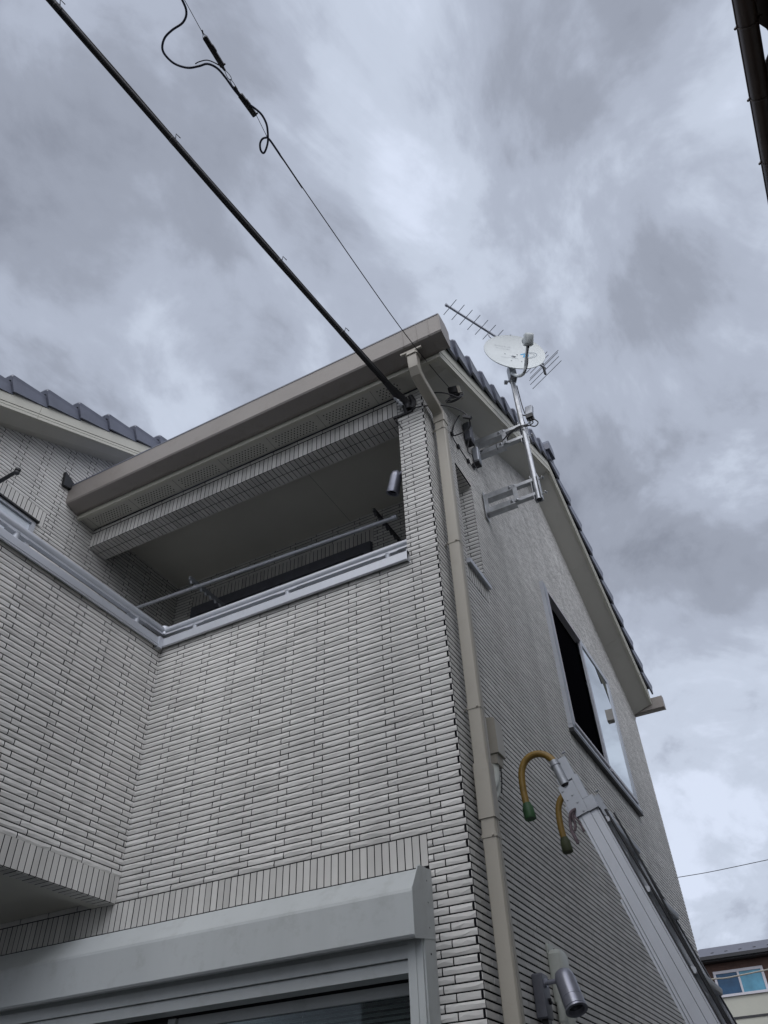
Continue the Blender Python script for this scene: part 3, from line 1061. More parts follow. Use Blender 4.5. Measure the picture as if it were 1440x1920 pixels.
# ---- window in the gable
gw = MB()
x0, x1 = GX - 0.06, GX + 0.034
gw.box(x0, x1, 5.735, 5.80, 2.80, 4.185)
gw.box(x0, x1 - 0.006, 7.765, 7.815, 2.80, 4.185)
gw.box(x0, x1 - 0.010, 5.802, 7.763, 4.15, 4.185)
gw.box(x0, x1, 5.735, 7.83, 2.770, 2.797)
gw.box(x0, x1 - 0.012, 5.80, 7.80, 2.8, 2.825)
gwo = gw.build('window', M_ALU, house)
gwo['label'] = 'half open sliding window high on the gable'
MB().box(x0, x1 + 0.006, 5.73, 7.84, 2.735, 2.767).build('window_sill', M_DKFRAME, gwo)
MB().box(GX + 0.0345, GX + 0.0385, 5.737, 5.797, 2.79, 4.17).build('jamb_cover', M_ALU_DK, gwo)
fr = MB()
fr.box(GX - 0.02, GX + 0.040, 5.803, 5.822, 2.828, 4.149)
fr.box(GX - 0.02, GX + 0.036, 5.824, 6.808, 4.128, 4.148)
fr.box(GX - 0.02, GX + 0.040, 5.824, 6.808, 2.828, 2.850)
fr.box(GX + 0.028, GX + 0.036, 6.87, 7.76, 2.829, 2.850)
fr.build('inner_frame', M_WHITEF, gwo)
MB().box(GX - 0.03, GX - 0.022, 5.80, 6.87, 2.826, 4.15).build('insect_screen', M_SCREEN, gwo)
sa = MB()
sa.box(GX + 0.004, GX + 0.026, 6.81, 6.86, 2.826, 4.149)
sa.box(GX + 0.004, GX + 0.026, 7.73, 7.764, 2.826, 4.149)
sa.box(GX + 0.004, GX + 0.026, 6.86, 7.73, 4.115, 4.149)
sa.box(GX + 0.004, GX + 0.026, 6.86, 7.73, 2.826, 2.880)
sa.build('sash', M_ALU, gwo)
MB().box(GX + 0.012, GX + 0.018, 6.861, 7.729, 2.881, 4.114).build('pane', M_GLASS_SKY, gwo)

# ---- window on the upper left wall
uw = MB()
uw.box(UX - 0.06, UX + 0.012, 1.9, 2.86, 4.10, 4.125)
uw.box(UX - 0.06, UX + 0.012, 2.825, 2.86, 3.2, 4.098)
uw.box(UX - 0.06, UX + 0.012, 1.9, 1.935, 3.2, 4.098)
uwo = uw.build('window', M_ALU, house)
uwo['label'] = 'small pale window above the left balcony rail'
MB().box(UX - 0.05, UX + 0.03, 1.88, 2.875, 4.1255, 4.140).build('drip_cap', M_BLACK, uwo)
MB().box(UX - 0.03, UX - 0.022, 1.936, 2.40, 3.2, 4.098).build('pane', M_FROST, uwo)
MB().box(UX - 0.016, UX - 0.008, 2.40, 2.824, 3.2, 4.098).build('pane', M_FROST, uwo)

# ---- window at the back of the balcony
bw = MB()
bw.box(-4.265, -2.385, 4.47, 4.56, 4.10, 4.20)
bw.box(-4.265, -4.20, 4.47, 4.56, 1.81, 4.098)
bw.box(-2.45, -2.385, 4.47, 4.56, 1.81, 4.098)
bw.box(-3.36, -3.30, 4.48, 4.55, 1.81, 4.098)
bwo = bw.build('window', M_GREY, house)
bwo['label'] = 'dark framed sliding window at the back of the balcony'
MB().box(-4.199, -3.361, 4.51, 4.516, 1.82, 4.097).build('pane', M_GLASS, bwo)
MB().box(-3.299, -2.451, 4.51, 4.516, 1.82, 4.097).build('pane', M_GLASS, bwo)

# ---- downpipe
dp = MB()
PX, PY = -1.293, 3.532
dp.rtube([(PX, PY, 4.20), (PX, PY, -H + 0.02)], 0.036, 0.032, (1, 0, 0))
for ya_, yb_ in ((PY - 0.022, PY - 0.012), (PY - 0.002, PY + 0.018)):
    dp.box(PX + 0.0355, PX + 0.0385, ya_, yb_, -H + 0.02, 4.12)
dp.rtube([(PX, PY, 1.63), (PX, PY, 1.36)], 0.042, 0.038, (1, 0, 0))
dp.box(PX - 0.03, PX + 0.02, PY + 0.030, PY + 0.085, 1.37, 1.615)
dp.rtube([(PX, PY, 4.235), (PX, PY, 4.13)], 0.042, 0.038, (1, 0, 0))
dp.rtube([(-1.285, 3.125, 4.46), (-1.285, 3.125, 4.37), (-1.286, 3.135, 4.32), (-1.288, 3.165, 4.285), (-1.289, 3.22, 4.268), (-1.292, 3.43, 4.252), (-1.293, 3.50, 4.235), (-1.293, PY, 4.20), (PX, PY, 4.14)], 0.036, 0.032, (1, 0, 0))
dp.rtube([(-1.285, 3.125, 4.465), (-1.285, 3.125, 4.425)], 0.045, 0.042, (1, 0, 0), ch=0.014)
dp.box(-1.365, -1.205, 3.085, 3.10, 4.452, 4.468)
dpo = dp.build('downpipe', M_PIPE, house, smooth=25, recalc=True)
for z in (3.04, 1.93, 1.28, 4.06, 0.2):
    b = MB()
    b.rtube([(PX, PY, z - 0.008), (PX, PY, z + 0.008)], 0.0395, 0.0355, (1, 0, 0))
    b.tube([(PX - 0.03, PY - 0.034, z), (PX - 0.058, PY - 0.02, z), (PX - 0.066, PY + 0.01, z)], 0.003, 6)
    b.lathe((PX + 0.02, PY - 0.034, z), (0, -1, 0), [(0.007, 0), (0.006, 0.007), (0, 0.008)], 8)
    b.build('pipe_bracket', M_PIPE, dpo, recalc=True)

# ================================================================== things on the house
# wall hood beside the downpipe with its hose
hood = thing('cable_hood', (GX, 3.75, 1.5), 'beige louvred wall hood beside the downpipe above its wide sleeve', 'wall hood')
mb = MB()
mb.prism([(GX + 0.003, 3.70, 1.965), (GX + 0.088, 3.70, 1.955), (GX + 0.097, 3.70, 1.945), (GX + 0.097, 3.70, 1.757), (GX + 0.003, 3.70, 1.757)], (0, 0.105, 0))
mb.build('hood', M_PIPE, hood, recalc=True)
mb = MB()
mb.prism([(GX + 0.003, 3.708, 1.754), (GX + 0.085, 3.708, 1.754), (GX + 0.080, 3.708, 1.705), (GX + 0.003, 3.708, 1.705)], (0, 0.085, 0))
mb.build('collar', M_PIPE, hood, recalc=True)
mb = MB()
mb.tube([(GX + 0.050, 3.735, 1.715), (GX + 0.052, 3.725, 1.66), (GX + 0.055, 3.69, 1.60), (GX + 0.055, 3.62, 1.54)], 0.024, 12, smooth=5)
mb.tube([(GX + 0.045, 3.765, 1.715), (GX + 0.045, 3.755, 1.63), (GX + 0.05, 3.72, 1.56), (GX + 0.05, 3.64, 1.49)], 0.020, 12, smooth=4)
mb.build('hose', M_PLASTIC, hood, smooth=50)
mb = MB()
mb.tube([(GX + 0.075, 3.765, 1.70), (GX + 0.072, 3.76, 1.63), (GX + 0.07, 3.74, 1.56)], 0.0035, 6, smooth=4)
mb.build('wire', M_BLACK, hood)


def spotlight(root, c, axis, L, R, mats=M_LAMP):
    c = Vector(c); a = Vector(axis).normalized()
    mb_ = MB()
    mb_.lathe(c, a, [(0.0, 0), (R * 0.55, 0.002), (R * 0.82, 0.012), (R * 0.95, 0.03), (R, 0.05), (R, L * 0.70), (R * 0.975, L * 0.705), (R * 0.975, L * 0.72), (R * 1.02, L * 0.725), (R * 1.02, L * 0.93),
                     (R * 0.97, L * 0.94), (R * 0.97, L * 0.955), (R * 1.08, L * 0.96), (R * 1.08, L), (R * 0.80, L), (R * 0.78, L - 0.022)], 36)
    mb_.build('lamp_body', mats, root, smooth=35)
    mb_ = MB()
    mb_.lathe(c, a, [(R * 0.79, L - 0.022), (R * 0.4, L - 0.019), (0, L - 0.018)], 28)
    mb_.build('lens', M_COPPER, root, smooth=35)


# lower spotlight
lamp = thing('spotlight', (GX, 4.02, 0.62), 'grey cylindrical spotlight and mounting box low on the gable beside the downpipe', 'wall lamp', 'security spotlights on the house')
mb = MB()
mb.obox((GX + 0.030, 4.035, 0.715), ((0, 1, 0), (1, 0, 0), (0, 0, 1)), (0.046, 0.026, 0.090), bev=0.006)
mb.build('mounting_box', M_GREY, lamp, smooth=30)
mb = MB()
mb.box(GX + 0.02, GX + 0.05, 4.01, 4.06, 0.600, 0.626)
mb.build('sensor', M_BLACK, lamp)
for z in (0.70, 0.69):
    mb = MB()
    mb.lathe((GX + 0.056, 4.03 + (0.71 - z), z), (1, -0.1, 0), [(0.008, 0), (0.007, 0.012), (0, 0.013)], 10)
    mb.build('knob', M_BLACK, lamp)
mb = MB()
mb.tube([(GX + 0.056, 4.02, 0.765), (GX + 0.125, 4.02, 0.767)], 0.011, 12)
mb.tube([(GX + 0.056, 4.02, 0.765), (GX + 0.066, 4.02, 0.765)], 0.018, 12)
mb.obox((GX + 0.135, 4.02, 0.770), ((0, 1, 0.5), (1, 0, 0), (0, -0.5, 1)), (0.008, 0.008, 0.024))
mb.build('arm', M_LAMP, lamp, smooth=40)
spotlight(lamp, (GX + 0.150, 4.005, 0.800), (0.30, -0.30, -0.90), 0.185, 0.047)

# upper spotlight, in the balcony, on the column's inner face
lamp2 = thing('spotlight', (-1.62, 3.56, 3.62), 'grey cylindrical spotlight pointing down inside the upper balcony next to its tiled column', 'wall lamp', 'security spotlights on the house')
mb = MB()
mb.obox((-1.575, 3.50, 3.80), ((0, 1, 0), (1, 0, 0), (0, 0, 1)), (0.035, 0.014, 0.05), bev=0.004)
mb.tube([(-1.585, 3.50, 3.80), (-1.63, 3.52, 3.80), (-1.655, 3.53, 3.79)], 0.010, 10)
mb.build('arm', M_LAMP, lamp2, smooth=40)
spotlight(lamp2, (-1.655, 3.532, 3.845), (-0.30, 0.12, -0.88), 0.175, 0.042)

# conduit cover with two tubes
cv = thing('conduit_cover', (GX, 4.33, 0.6), 'pale rounded cable entry cover with two tubes beside the lower spotlight', 'conduit')
mb = MB()
mb.obox((GX + 0.035, 4.355, 0.835), ((0, 1, 0), (1, 0, 0), (0, 0, 1)), (0.072, 0.036, 0.125), bev=0.022)
mb.obox((GX + 0.006, 4.335, 0.965), ((0, 1, 0), (1, 0, 0), (0, 0, 1)), (0.05, 0.005, 0.025), bev=0.004)
mb.build('cover', M_PLASTIC, cv, smooth=40)
mb = MB()
mb.tube([(GX + 0.028, 4.30, 0.74), (GX + 0.028, 4.30, -0.4)], 0.019, 14)
mb.tube([(GX + 0.028, 4.30, 0.66), (GX + 0.028, 4.30, 0.65)], 0.022, 14)
mb.build('tube', M_PLASTIC, cv, smooth=40)
MB().tube([(GX + 0.036, 4.365, 0.74), (GX + 0.036, 4.365, -0.4)], 0.032, 16).build('tube', M_PLASTIC, cv, smooth=40)

# drying pole on folding arms in the balcony
mb = MB()
mb.tube([(-4.43, 3.95, 3.935), (-1.93, 4.05, 3.94)], 0.016, 14)
mb.tube([(-3.80, 3.974, 3.936), (-3.76, 3.976, 3.936)], 0.019, 14)
mb.tube([(-4.44, 3.95, 3.935), (-4.40, 3.951, 3.935)], 0.020, 14)
mb.tube([(-1.97, 4.048, 3.94), (-1.925, 4.05, 3.94)], 0.020, 14)
solo('laundry_pole', mb, M_ALU, 'long thin laundry pole hanging across the inside of the upper balcony', 'laundry pole', smooth=40)
for x, y0 in ((-2.08, 3.97), (-3.82, 3.93)):
    a = thing('pole_arm', (x, BY, 3.95), 'notched metal arm holding the right end of the laundry pole' if x > -3 else 'notched metal arm holding the laundry pole near its left end', 'pole bracket', 'arms that hold the laundry pole')
    mb = MB()
    mb.obox((x, (y0 + BY) / 2, 4.02), ((1, 0, 0), (0, 1, 0.0), (0, 0, 1)), (0.009, (BY - y0) / 2, 0.016))
    for k in range(7):
        yv = y0 + 0.03 + k * 0.065
        mb.obox((x, yv, 3.997), ((1, 0, 0), (0, 1, 0.6), (0, -0.6, 1)), (0.010, 0.010, 0.016))
    mb.build('arm', M_DKFRAME if x > -3 else M_ALU_DK, a)
    mb = MB()
    mb.obox((x, BY - 0.012, 4.0), ((1, 0, 0), (0, 1, 0), (0, 0, 1)), (0.03, 0.012, 0.09))
    mb.build('wall_plate', M_DKFRAME, a)

ar = thing('laundry_hook', (UX, 2.377, 4.08), 'black metal arm sticking out of the upper left wall above the pale window', 'bracket')
mb = MB()
mb.tube([(UX, 2.377, 4.085), (UX + 0.15, 2.377, 4.10), (-4.18, 2.377, 4.118)], 0.015, 10, smooth=3, radii=[0.017, 0.016, 0.014])
mb.build('arm', M_BLACK, ar, smooth=40)
mb = MB()
mb.lathe((-4.165, 2.377, 4.100), (0.15, 0, 1), [(0, 0), (0.021, 0.0), (0.021, 0.014), (0.014, 0.016), (0.014, 0.022), (0.021, 0.024), (0.021, 0.040), (0.0, 0.042)], 16)
mb.build('knob', M_BLACK, ar, smooth=40)

# ---- mast
MX, MY = -0.925, 4.46
mast = thing('antenna_mast', (MX, MY, 3.96), 'galvanised antenna mast held off the gable by two wall brackets', 'mast')
mb = MB()
mb.tube([(MX, MY, 3.975), (MX, MY, 5.40)], 0.0215, 18)
mb.tube([(MX, MY, 5.38), (MX, MY, 6.02)], 0.0165, 18)
mb.tube([(MX, MY, 5.36), (MX, MY, 5.405)], 0.026, 18)
mb.build('pole', M_GALV, mast, smooth=40)
mb = MB()
mb.lathe((MX, MY, 3.974), (0, 0, -1), [(0.019, 0), (0.0, 0.0005)], 16)
mb.build('pole_hollow', M_BLACK, mast)
for zt, zb_, full in ((4.175, 4.03, True), (4.80, 4.665, False)):
    b = MB()
    for z, dy in ((zt, -0.0), (zb_, 0.0)):
        xs0 = GX + 0.012
        b.box(xs0, -1.10, MY - 0.024, MY - 0.021, z - 0.026, z + 0.024)
        b.box(xs0, -1.10, MY - 0.021, MY + 0.040, z - 0.026, z - 0.023)
        b.box(-1.14, MX - 0.015, MY - 0.0205, MY - 0.018, z - 0.014, z + 0.014)
        b.box(-1.14, MX - 0.015, MY - 0.018, MY + 0.018, z - 0.0165, z - 0.014)
        for xx in (-1.125, -1.085, -1.13):
            b.lathe((xx, MY - 0.024, z), (0, -1, 0), [(0.010, 0), (0.010, 0.008), (0.005, 0.009), (0.005, 0.016), (0, 0.016)], 6)
    b.box(-1.105, -1.070, MY - 0.030, MY - 0.027, zb_ - 0.012, zt + 0.012)
    b.box(GX + 0.012, GX + 0.016, MY - 0.035, MY + 0.035, zb_ - 0.075, zt + 0.055)
    b.box(GX + 0.016, GX + 0.045, MY - 0.0275, MY - 0.0245, zb_ - 0.02, zt + 0.02)
    b.build('wall_bracket', M_GALV, mast)
    c = MB()
    c.box(MX - 0.026, MX + 0.026, MY + 0.022, MY + 0.026, zb_ - 0.06, zt + 0.04)
    c.box(MX - 0.030, MX - 0.0265, MY - 0.026, MY + 0.026, zb_ - 0.06, zt + 0.04)
    if full:
        c.box(MX + 0.0265, MX + 0.030, MY - 0.026, MY + 0.026, zb_ - 0.06, zt + 0.04)
    for z in (zt, zb_ - 0.01):
        c.tube([(MX + 0.03, MY + 0.0, z), (MX + 0.075, MY - 0.004, z - 0.002)], 0.004, 8)
        c.tube([(MX + 0.062, MY - 0.02, z), (MX + 0.062, MY + 0.02, z)], 0.004, 8)
        c.lathe((MX + 0.03, MY, z), (1, 0, 0), [(0.009, 0), (0.009, 0.007), (0, 0.008)], 6)
    c.build('mast_clamp', M_GALV, mast)

# ---- mast amplifier
amp = thing('antenna_amplifier', (MX + 0.05, MY + 0.03, 4.85), 'small grey amplifier box clamped to the mast above the upper wall bracket', 'amplifier')
mb = MB()
mb.obox((MX + 0.075, MY + 0.03, 4.965), ((1, 0, 0), (0, 1, 0), (0.12, 0.1, 1)), (0.032, 0.025, 0.060), bev=0.010)
mb.build('case', M_ALU_DK, amp, smooth=40)
mb = MB()
mb.obox((MX + 0.070, MY + 0.03, 4.890), ((1, 0, 0), (0, 1, 0), (0, 0, 1)), (0.030, 0.028, 0.016))
for k in range(3):
    mb.tube([(MX + 0.055 + 0.02 * k, MY + 0.02, 4.88), (MX + 0.055 + 0.02 * k, MY + 0.02, 4.845)], 0.006, 8)
mb.tube([(MX + 0.02, MY, 4.92), (MX + 0.05, MY + 0.02, 4.92)], 0.006, 8)
mb.build('connector', M_BLACK, amp)

# ---- yagi antenna
bdir = Vector((0.4315, 0.9021, 0)).normalized()
edir = Vector((0.885, -0.466, 0)).normalized()
ya = thing('yagi_antenna', (MX, MY, 5.97), 'long comb shaped television aerial on top of the mast behind the dish', 'aerial')
Y0 = Vector((-1.221, 3.878, 5.992))
mb = MB()
mb.obox(Y0 + bdir * 0.60, (bdir, edir, (0, 0, 1)), (0.62, 0.0085, 0.0085))
mb.obox(Y0 + bdir * -0.012, (bdir, edir, (0, 0, 1)), (0.012, 0.011, 0.011))
mb.build('boom', M_ALU_DK, ya)
for k in range(12):
    c = Y0 + bdir * (0.03 + 0.0935 * k)
    mb = MB()
    mb.tube([c - edir * 0.094 + Vector((0, 0, .004)), c + edir * 0.094 + Vector((0, 0, .004))], 0.0036, 8)
    mb.build('element', M_ALU_DK, ya)
for c, l in ((1.10, 0.15), (1.135, 0.13)):
    c = Y0 + bdir * c
    mb = MB(); mb.tube([c - edir * l, c + edir * l], 0.0036, 8); mb.build('element', M_ALU_DK, ya)
mb = MB()
c = Y0 + bdir * 1.19
mb.obox(c - Vector((0, 0, 0.03)), ((0, 0, 1), bdir, edir), (0.085, 0.010, 0.008))
mb.build('reflector_support', M_BLACK, ya)
for dz, db in ((0.05, 0.02), (0.0, 0.0), (-0.06, 0.0), (-0.11, 0.02)):
    p = c + Vector((0, 0, dz)) + bdir * db
    mb = MB(); mb.tube([p - edir * 0.20, p + edir * 0.20], 0.0034, 8); mb.build('element', M_ALU_DK, ya)
mb = MB()
q = Y0 + bdir * 0.50
mb.tube([q + Vector((-0.01, 0, 0.02)), q + Vector((-0.012, 0, -0.03)), q + Vector((0.01, 0.02, -0.08)), (MX - 0.005, MY - 0.02, 5.86)], 0.008, 10, smooth=4)
mb.obox((MX, MY, 5.99), ((1, 0, 0), (0, 1, 0), (0, 0, 1)), (0.024, 0.024, 0.022))
mb.build('support_arm', M_ALU, ya, smooth=50)

# ---- dish
C = Vector((-0.828, 4.36, 5.624)); N = Vector((0.556, -0.827, 0.086)).normalized()
dU = Vector((0, 0, 1)).cross(N).normalized(); dV = N.cross(dU).normalized()
dish = thing('satellite_dish', (MX, MY, 5.30), 'white offset satellite dish facing down the side gap on the mast', 'satellite dish')
RD = 0.268
mb = MB()
prof = []
K = 10
for k in range(K + 1):
    r = RD * k / K
    prof.append((r, -0.045 * (1 - (r / RD) ** 2)))
prof += [(RD + 0.004, 0.002), (RD + 0.006, -0.003), (RD + 0.001, -0.008)]
for k in range(K, -1, -1):
    r = (RD - 0.002) * k / K
    prof.append((r, -0.045 * (1 - (r / RD) ** 2) - 0.006))
mb.lathe(C, N, prof, 64)
mb.build('reflector', M_DISH, dish, smooth=35)


def on_dish(u, v, lift=0.0012):
    r2 = (u * u + v * v) / (RD * RD)
    return C + dU * u + dV * v + N * (-0.045 * (1 - r2) + lift)


# prints on the dish: faint grey lettering lines, blue mark inside grey oval ring
def ribbon(mbx, pts, w, mi=0, lift=0.0014):
    vs = []; fs = []
    for i, (u, v) in enumerate(pts):
        a = pts[max(i - 1, 0)]; b = pts[min(i + 1, len(pts) - 1)]
        t = Vector((b[0] - a[0], b[1] - a[1])); t.normalize(); nn = Vector((-t.y, t.x)) * w / 2
        vs.append(on_dish(u + nn.x, v + nn.y, lift)); vs.append(on_dish(u - nn.x, v - nn.y, lift))
        if i: fs.append((2 * i - 2, 2 * i - 1, 2 * i + 1, 2 * i))
    mbx.add(vs, fs, mi)


mb = MB()
cu, cvv = 0.135, 0.000
ribbon(mb, [(cu + 0.068 * math.cos(t / 12 * math.pi), cvv + 0.046 * math.sin(t / 12 * math.pi)) for t in range(-9, 10)], 0.0050, 1)
ribbon(mb, [(cu + 0.048 * math.cos(t), cvv + 0.0 + 0.030 * math.sin(t)) for t in [math.radians(a) for a in range(-100, 101, 12)]], 0.0035, 1)
for (u0, v0, u1, v1) in ((-0.070, 0.020, -0.045, 0.030), (-0.045, 0.030, -0.02, 0.022), (-0.02, 0.022, -0.005, 0.030), (-0.05, -0.025, -0.035, 0.015), (-0.035, 0.015, -0.015, -0.02), (-0.015, -0.02, -0.003, 0.012), (-0.03, -0.004, 0.0, 0.0)):
    ribbon(mb, [(cu + u0, cvv + v0), (cu + u1, cvv + v1)], 0.014, 0)
mb.build('printed_mark', [M_LOGO, M_PRINTD], dish)
# faint lines of small lettering (unreadable in the photo): short strokes
random.seed(3)
for row, (va, ua, ub, h) in enumerate(((0.115, -0.155, -0.02, 0.016), (0.086, -0.150, -0.03, 0.010), (-0.045, -0.12, 0.03, 0.007))):
    u = ua
    mb = MB()
    while u < ub:
        w = random.uniform(0.006, 0.010) * (h / 0.012)
        ribbon(mb, [(u, va), (u, va + h)], 0.0018)
        if random.random() < 0.7: ribbon(mb, [(u, va + h), (u + w * 0.7, va + h)], 0.0018)
        if random.random() < 0.6: ribbon(mb, [(u + w * 0.7, va), (u + w * 0.7, va + h)], 0.0018)
        if random.random() < 0.5: ribbon(mb, [(u, va + h * .5), (u + w * 0.7, va + h * .5)], 0.0018)
        u += w * 1.35
    mb.build('printed_line', M_PRINT, dish)
for u, v in ((-0.075, 0.02), (-0.035, -0.09), (0.035, 0.02), (0.055, -0.10)):
    MB().lathe(on_dish(u, v, 0.001), N, [(0.006, 0), (0.005, 0.003), (0, 0.004)], 10).build('rivet', M_PRINT, dish)
# mount behind the dish
mb = MB()
mb.obox((MX + 0.012, MY - 0.010, 5.46), (dU, N, (0, 0, 1)), (0.032, 0.034, 0.085), bev=0.006)
mb.tube([Vector((MX, MY, 5.50)), C - N * 0.052], 0.026, 12)
mb.tube([(MX - 0.06, MY - 0.02, 5.375), (MX + 0.0, MY - 0.02, 5.375)], 0.009, 8)
mb.obox((MX - 0.055, MY - 0.02, 5.375), (dU, N, (0, 0, 1)), (0.014, 0.012, 0.014))
mb.build('mount', M_GALV, dish, smooth=40)
LN = Vector((-0.652, 4.10, 5.342))
low = C - dV * 0.262 - N * 0.015
mb = MB()
ab = Vector((-0.742, 4.225, 5.215)); ae = LN + Vector((-0.008, 0.010, -0.02))
armp = [Vector((MX + 0.02, MY - 0.05, 5.42)), Vector((-0.845, 4.33, 5.26)), Vector((-0.80, 4.285, 5.195)), Vector((-0.765, 4.25, 5.180)), ab, ab.lerp(ae, 0.35), ab.lerp(ae, 0.7), ae]
mb.tube(armp, 0.0135, 12, smooth=6)
mb.build('feed_arm', M_DISH, dish, smooth=50)
# feed: horn + body pointing at the dish
fd = (C - LN).normalized()
side = fd.cross(Vector((0, 0, 1))).normalized(); upv = side.cross(fd)
mb = MB()
mb.obox(LN - fd * 0.012 + upv * 0.012, (side, upv, fd), (0.038, 0.052, 0.034), bev=0.013)
mb.lathe(LN + fd * 0.018 + upv * 0.016, fd, [(0.031, 0), (0.032, 0.012), (0.037, 0.017), (0.040, 0.036), (0.036, 0.042), (0.0, 0.043)], 24)
mb.build('feed_horn', M_DISH, dish, smooth=45)
mb = MB()
p0 = LN - fd * 0.02 - upv * 0.030
mb.tube([p0, p0 - upv * 0.03], 0.009, 10)
mb.tube([p0 - upv * 0.025, p0 - upv * 0.10 + side * -0.012, Vector((-0.70, 4.16, 5.19)), Vector((-0.735, 4.205, 5.155)), Vector((-0.79, 4.27, 5.19)), Vector((-0.86, 4.38, 5.33)), Vector((MX + 0.02, MY, 5.36))], 0.0042, 8, smooth=6)
mb.build('feed_cable', M_BLACK, dish, smooth=50)

# ---- coax loops down the mast and bracket
mb = MB()
mb.tube([(MX + 0.10, MY + 0.02, 4.85), (MX + 0.13, MY, 4.77), (MX + 0.10, MY - 0.02, 4.72), (MX + 0.04, MY - 0.035, 4.755), (MX - 0.04, MY - 0.04, 4.765), (MX - 0.12, MY - 0.035, 4.735), (MX - 0.17, MY - 0.03, 4.70), (MX - 0.22, MY - 0.005, 4.685),
         (-1.25, MY, 4.685), (GX + 0.03, MY - 0.05, 4.66), (GX + 0.015, 4.40, 4.62)], 0.0052, 8, smooth=5)
mb.tube([(MX + 0.075, MY + 0.02, 4.85), (MX + 0.09, MY, 4.79), (MX + 0.05, MY - 0.03, 4.745), (MX - 0.04, MY - 0.042, 4.750), (MX - 0.12, MY - 0.036, 4.715), (MX - 0.18, MY, 4.680), (-1.25, MY + 0.01, 4.675), (GX + 0.02, MY - 0.04, 4.64)], 0.0052, 8, smooth=5)
mb.tube([(MX + 0.05, MY + 0.02, 4.90), (MX + 0.035, MY + 0.0, 5.0), (MX + 0.028, MY - 0.0, 5.30)], 0.0045, 8, smooth=4)
mb.tube([(-1.165, MY - 0.026, 4.70), (-1.165, MY - 0.032, 4.655), (-1.16, MY - 0.02, 4.62)], 0.003, 6)
solo('aerial_cable', mb, M_BLACK, 'thin black aerial cables looped along the upper mast bracket', 'cable', smooth=50, base=(MX, MY, 4.62))

# ---- two distribution boxes under the verge
for i, (yv, zv, hs, lab) in enumerate(((4.235, 4.715, (0.040, 0.030, 0.105), 'dark grey hooded junction box high under the verge, the upper one nearest the eaves'),
                                       (4.375, 4.575, (0.036, 0.026, 0.085), 'grey junction box beside the upper mast bracket, below the hooded box'))):
    jb = thing('junction_box', (GX, yv, zv - hs[2]), lab, 'junction box', 'junction boxes under the verge')
    mb = MB()
    mb.obox((GX + hs[1] + 0.004, yv, zv), ((0, 1, 0), (1, 0, 0), (0, 0, 1)), (hs[0], hs[1], hs[2]), bev=0.012)
    mb.build('case', M_GREY if i == 0 else M_ALU_DK, jb, smooth=40)
    mb = MB()
    mb.box(GX + 0.008, GX + hs[1] * 2, yv - hs[0] * 0.8, yv + hs[0] * 0.8, zv - hs[2] - 0.022, zv - hs[2] + 0.001)
    mb.build('cable_gland', M_BLACK, jb)

# ---- black cable clipped on the gable wall
mb = MB()
w = GX + 0.012
path = [(GX + 0.04, 4.20, 4.62), (w, 4.215, 4.50), (w, 4.305, 4.54), (w, 4.335, 4.50), (w, 4.325, 4.44), (w, 4.31, 4.375), (w, 4.22, 4.37), (w, 4.13, 4.36), (w, 3.98, 4.355), (w, 3.92, 4.36), (w, 3.89, 4.40), (w, 3.96, 4.56), (w, 4.02, 4.66), (w + 0.02, 4.06, 4.76)]
mb.tube(path, 0.0042, 8, smooth=5)
mb.tube([(w, 3.90, 4.40), (w + 0.004, 3.94, 4.52), (w, 4.00, 4.63), (w + 0.03, 4.05, 4.75)], 0.0042, 8, smooth=5)
mb.tube([(GX + 0.035, 4.375, 4.47), (w, 4.35, 4.43), (w, 4.325, 4.40), (w, 4.30, 4.385)], 0.0042, 8, smooth=4)
for yv, zv in ((4.00, 4.355), (4.19, 4.366), (4.31, 4.42), (3.895, 4.40)):
    mb.box(GX + 0.002, GX + 0.022, yv - 0.014, yv + 0.014, zv - 0.014, zv + 0.014)
solo('wall_cable', mb, M_BLACK, 'black cable with square clips running on the gable wall below the junction boxes', 'cable', smooth=50)

# ---- telephone entry box and coil under the corner soffit
ph = thing('entry_box', (-1.19, 3.62, 4.44), 'small black cable entry box under the corner soffit above the coil of wire', 'cable box')
mb = MB()
mb.obox((-1.19, 3.62, 4.512), ((1, 0.2, 0), (-0.2, 1, 0.45), (0, -0.45, 1)), (0.038, 0.050, 0.030), bev=0.008)
mb.build('case', M_BLACK, ph, smooth=40)
mb = MB()
mb.obox((-1.150, 3.63, 4.495), ((1, 0.2, 0), (-0.2, 1, 0.45), (0, -0.45, 1)), (0.010, 0.052, 0.034))
mb.build('lid', M_PIPE, ph)
mb = MB()
random.seed(5)
cc = Vector((-1.175, 3.57, 4.385))
for k in range(4):
    rr = 0.040 + 0.010 * k
    pts = []
    tilt = random.uniform(-0.3, 0.3)
    for t in range(0, 25):
        a = 2 * math.pi * t / 24 + k
        pts.append(cc + Vector((math.cos(a) * rr, math.sin(a) * rr * 0.35 + tilt * 0.02, math.sin(a) * rr * 0.9)) + Vector((random.uniform(-.002, .002),) * 3))
    mb.tube(pts, 0.0038, 7)
mb.tube([(-1.43, 3.395, 4.24), (-1.40, 3.41, 4.275), (-1.35, 3.43, 4.345), (-1.29, 3.45, 4.385), (-1.22, 3.50, 4.395), (-1.15, 3.56, 4.37), (-1.13, 3.60, 4.43)], 0.0048, 8, smooth=6)
mb.tube([(-1.45, 3.39, 4.24), (-1.42, 3.38, 4.225), (-1.37, 3.40, 4.235), (-1.29, 3.455, 4.255), (-1.20, 3.50, 4.235), (-1.12, 3.54, 4.17), (-1.09, 3.56, 4.10)], 0.0045, 8, smooth=6)
mb.tube([(-1.09, 3.56, 4.12), (-1.11, 3.62, 4.10), (-1.16, 3.70, 4.16), (-1.25, 3.85, 4.32), (GX + 0.02, 3.92, 4.40)], 0.005, 8, smooth=6)
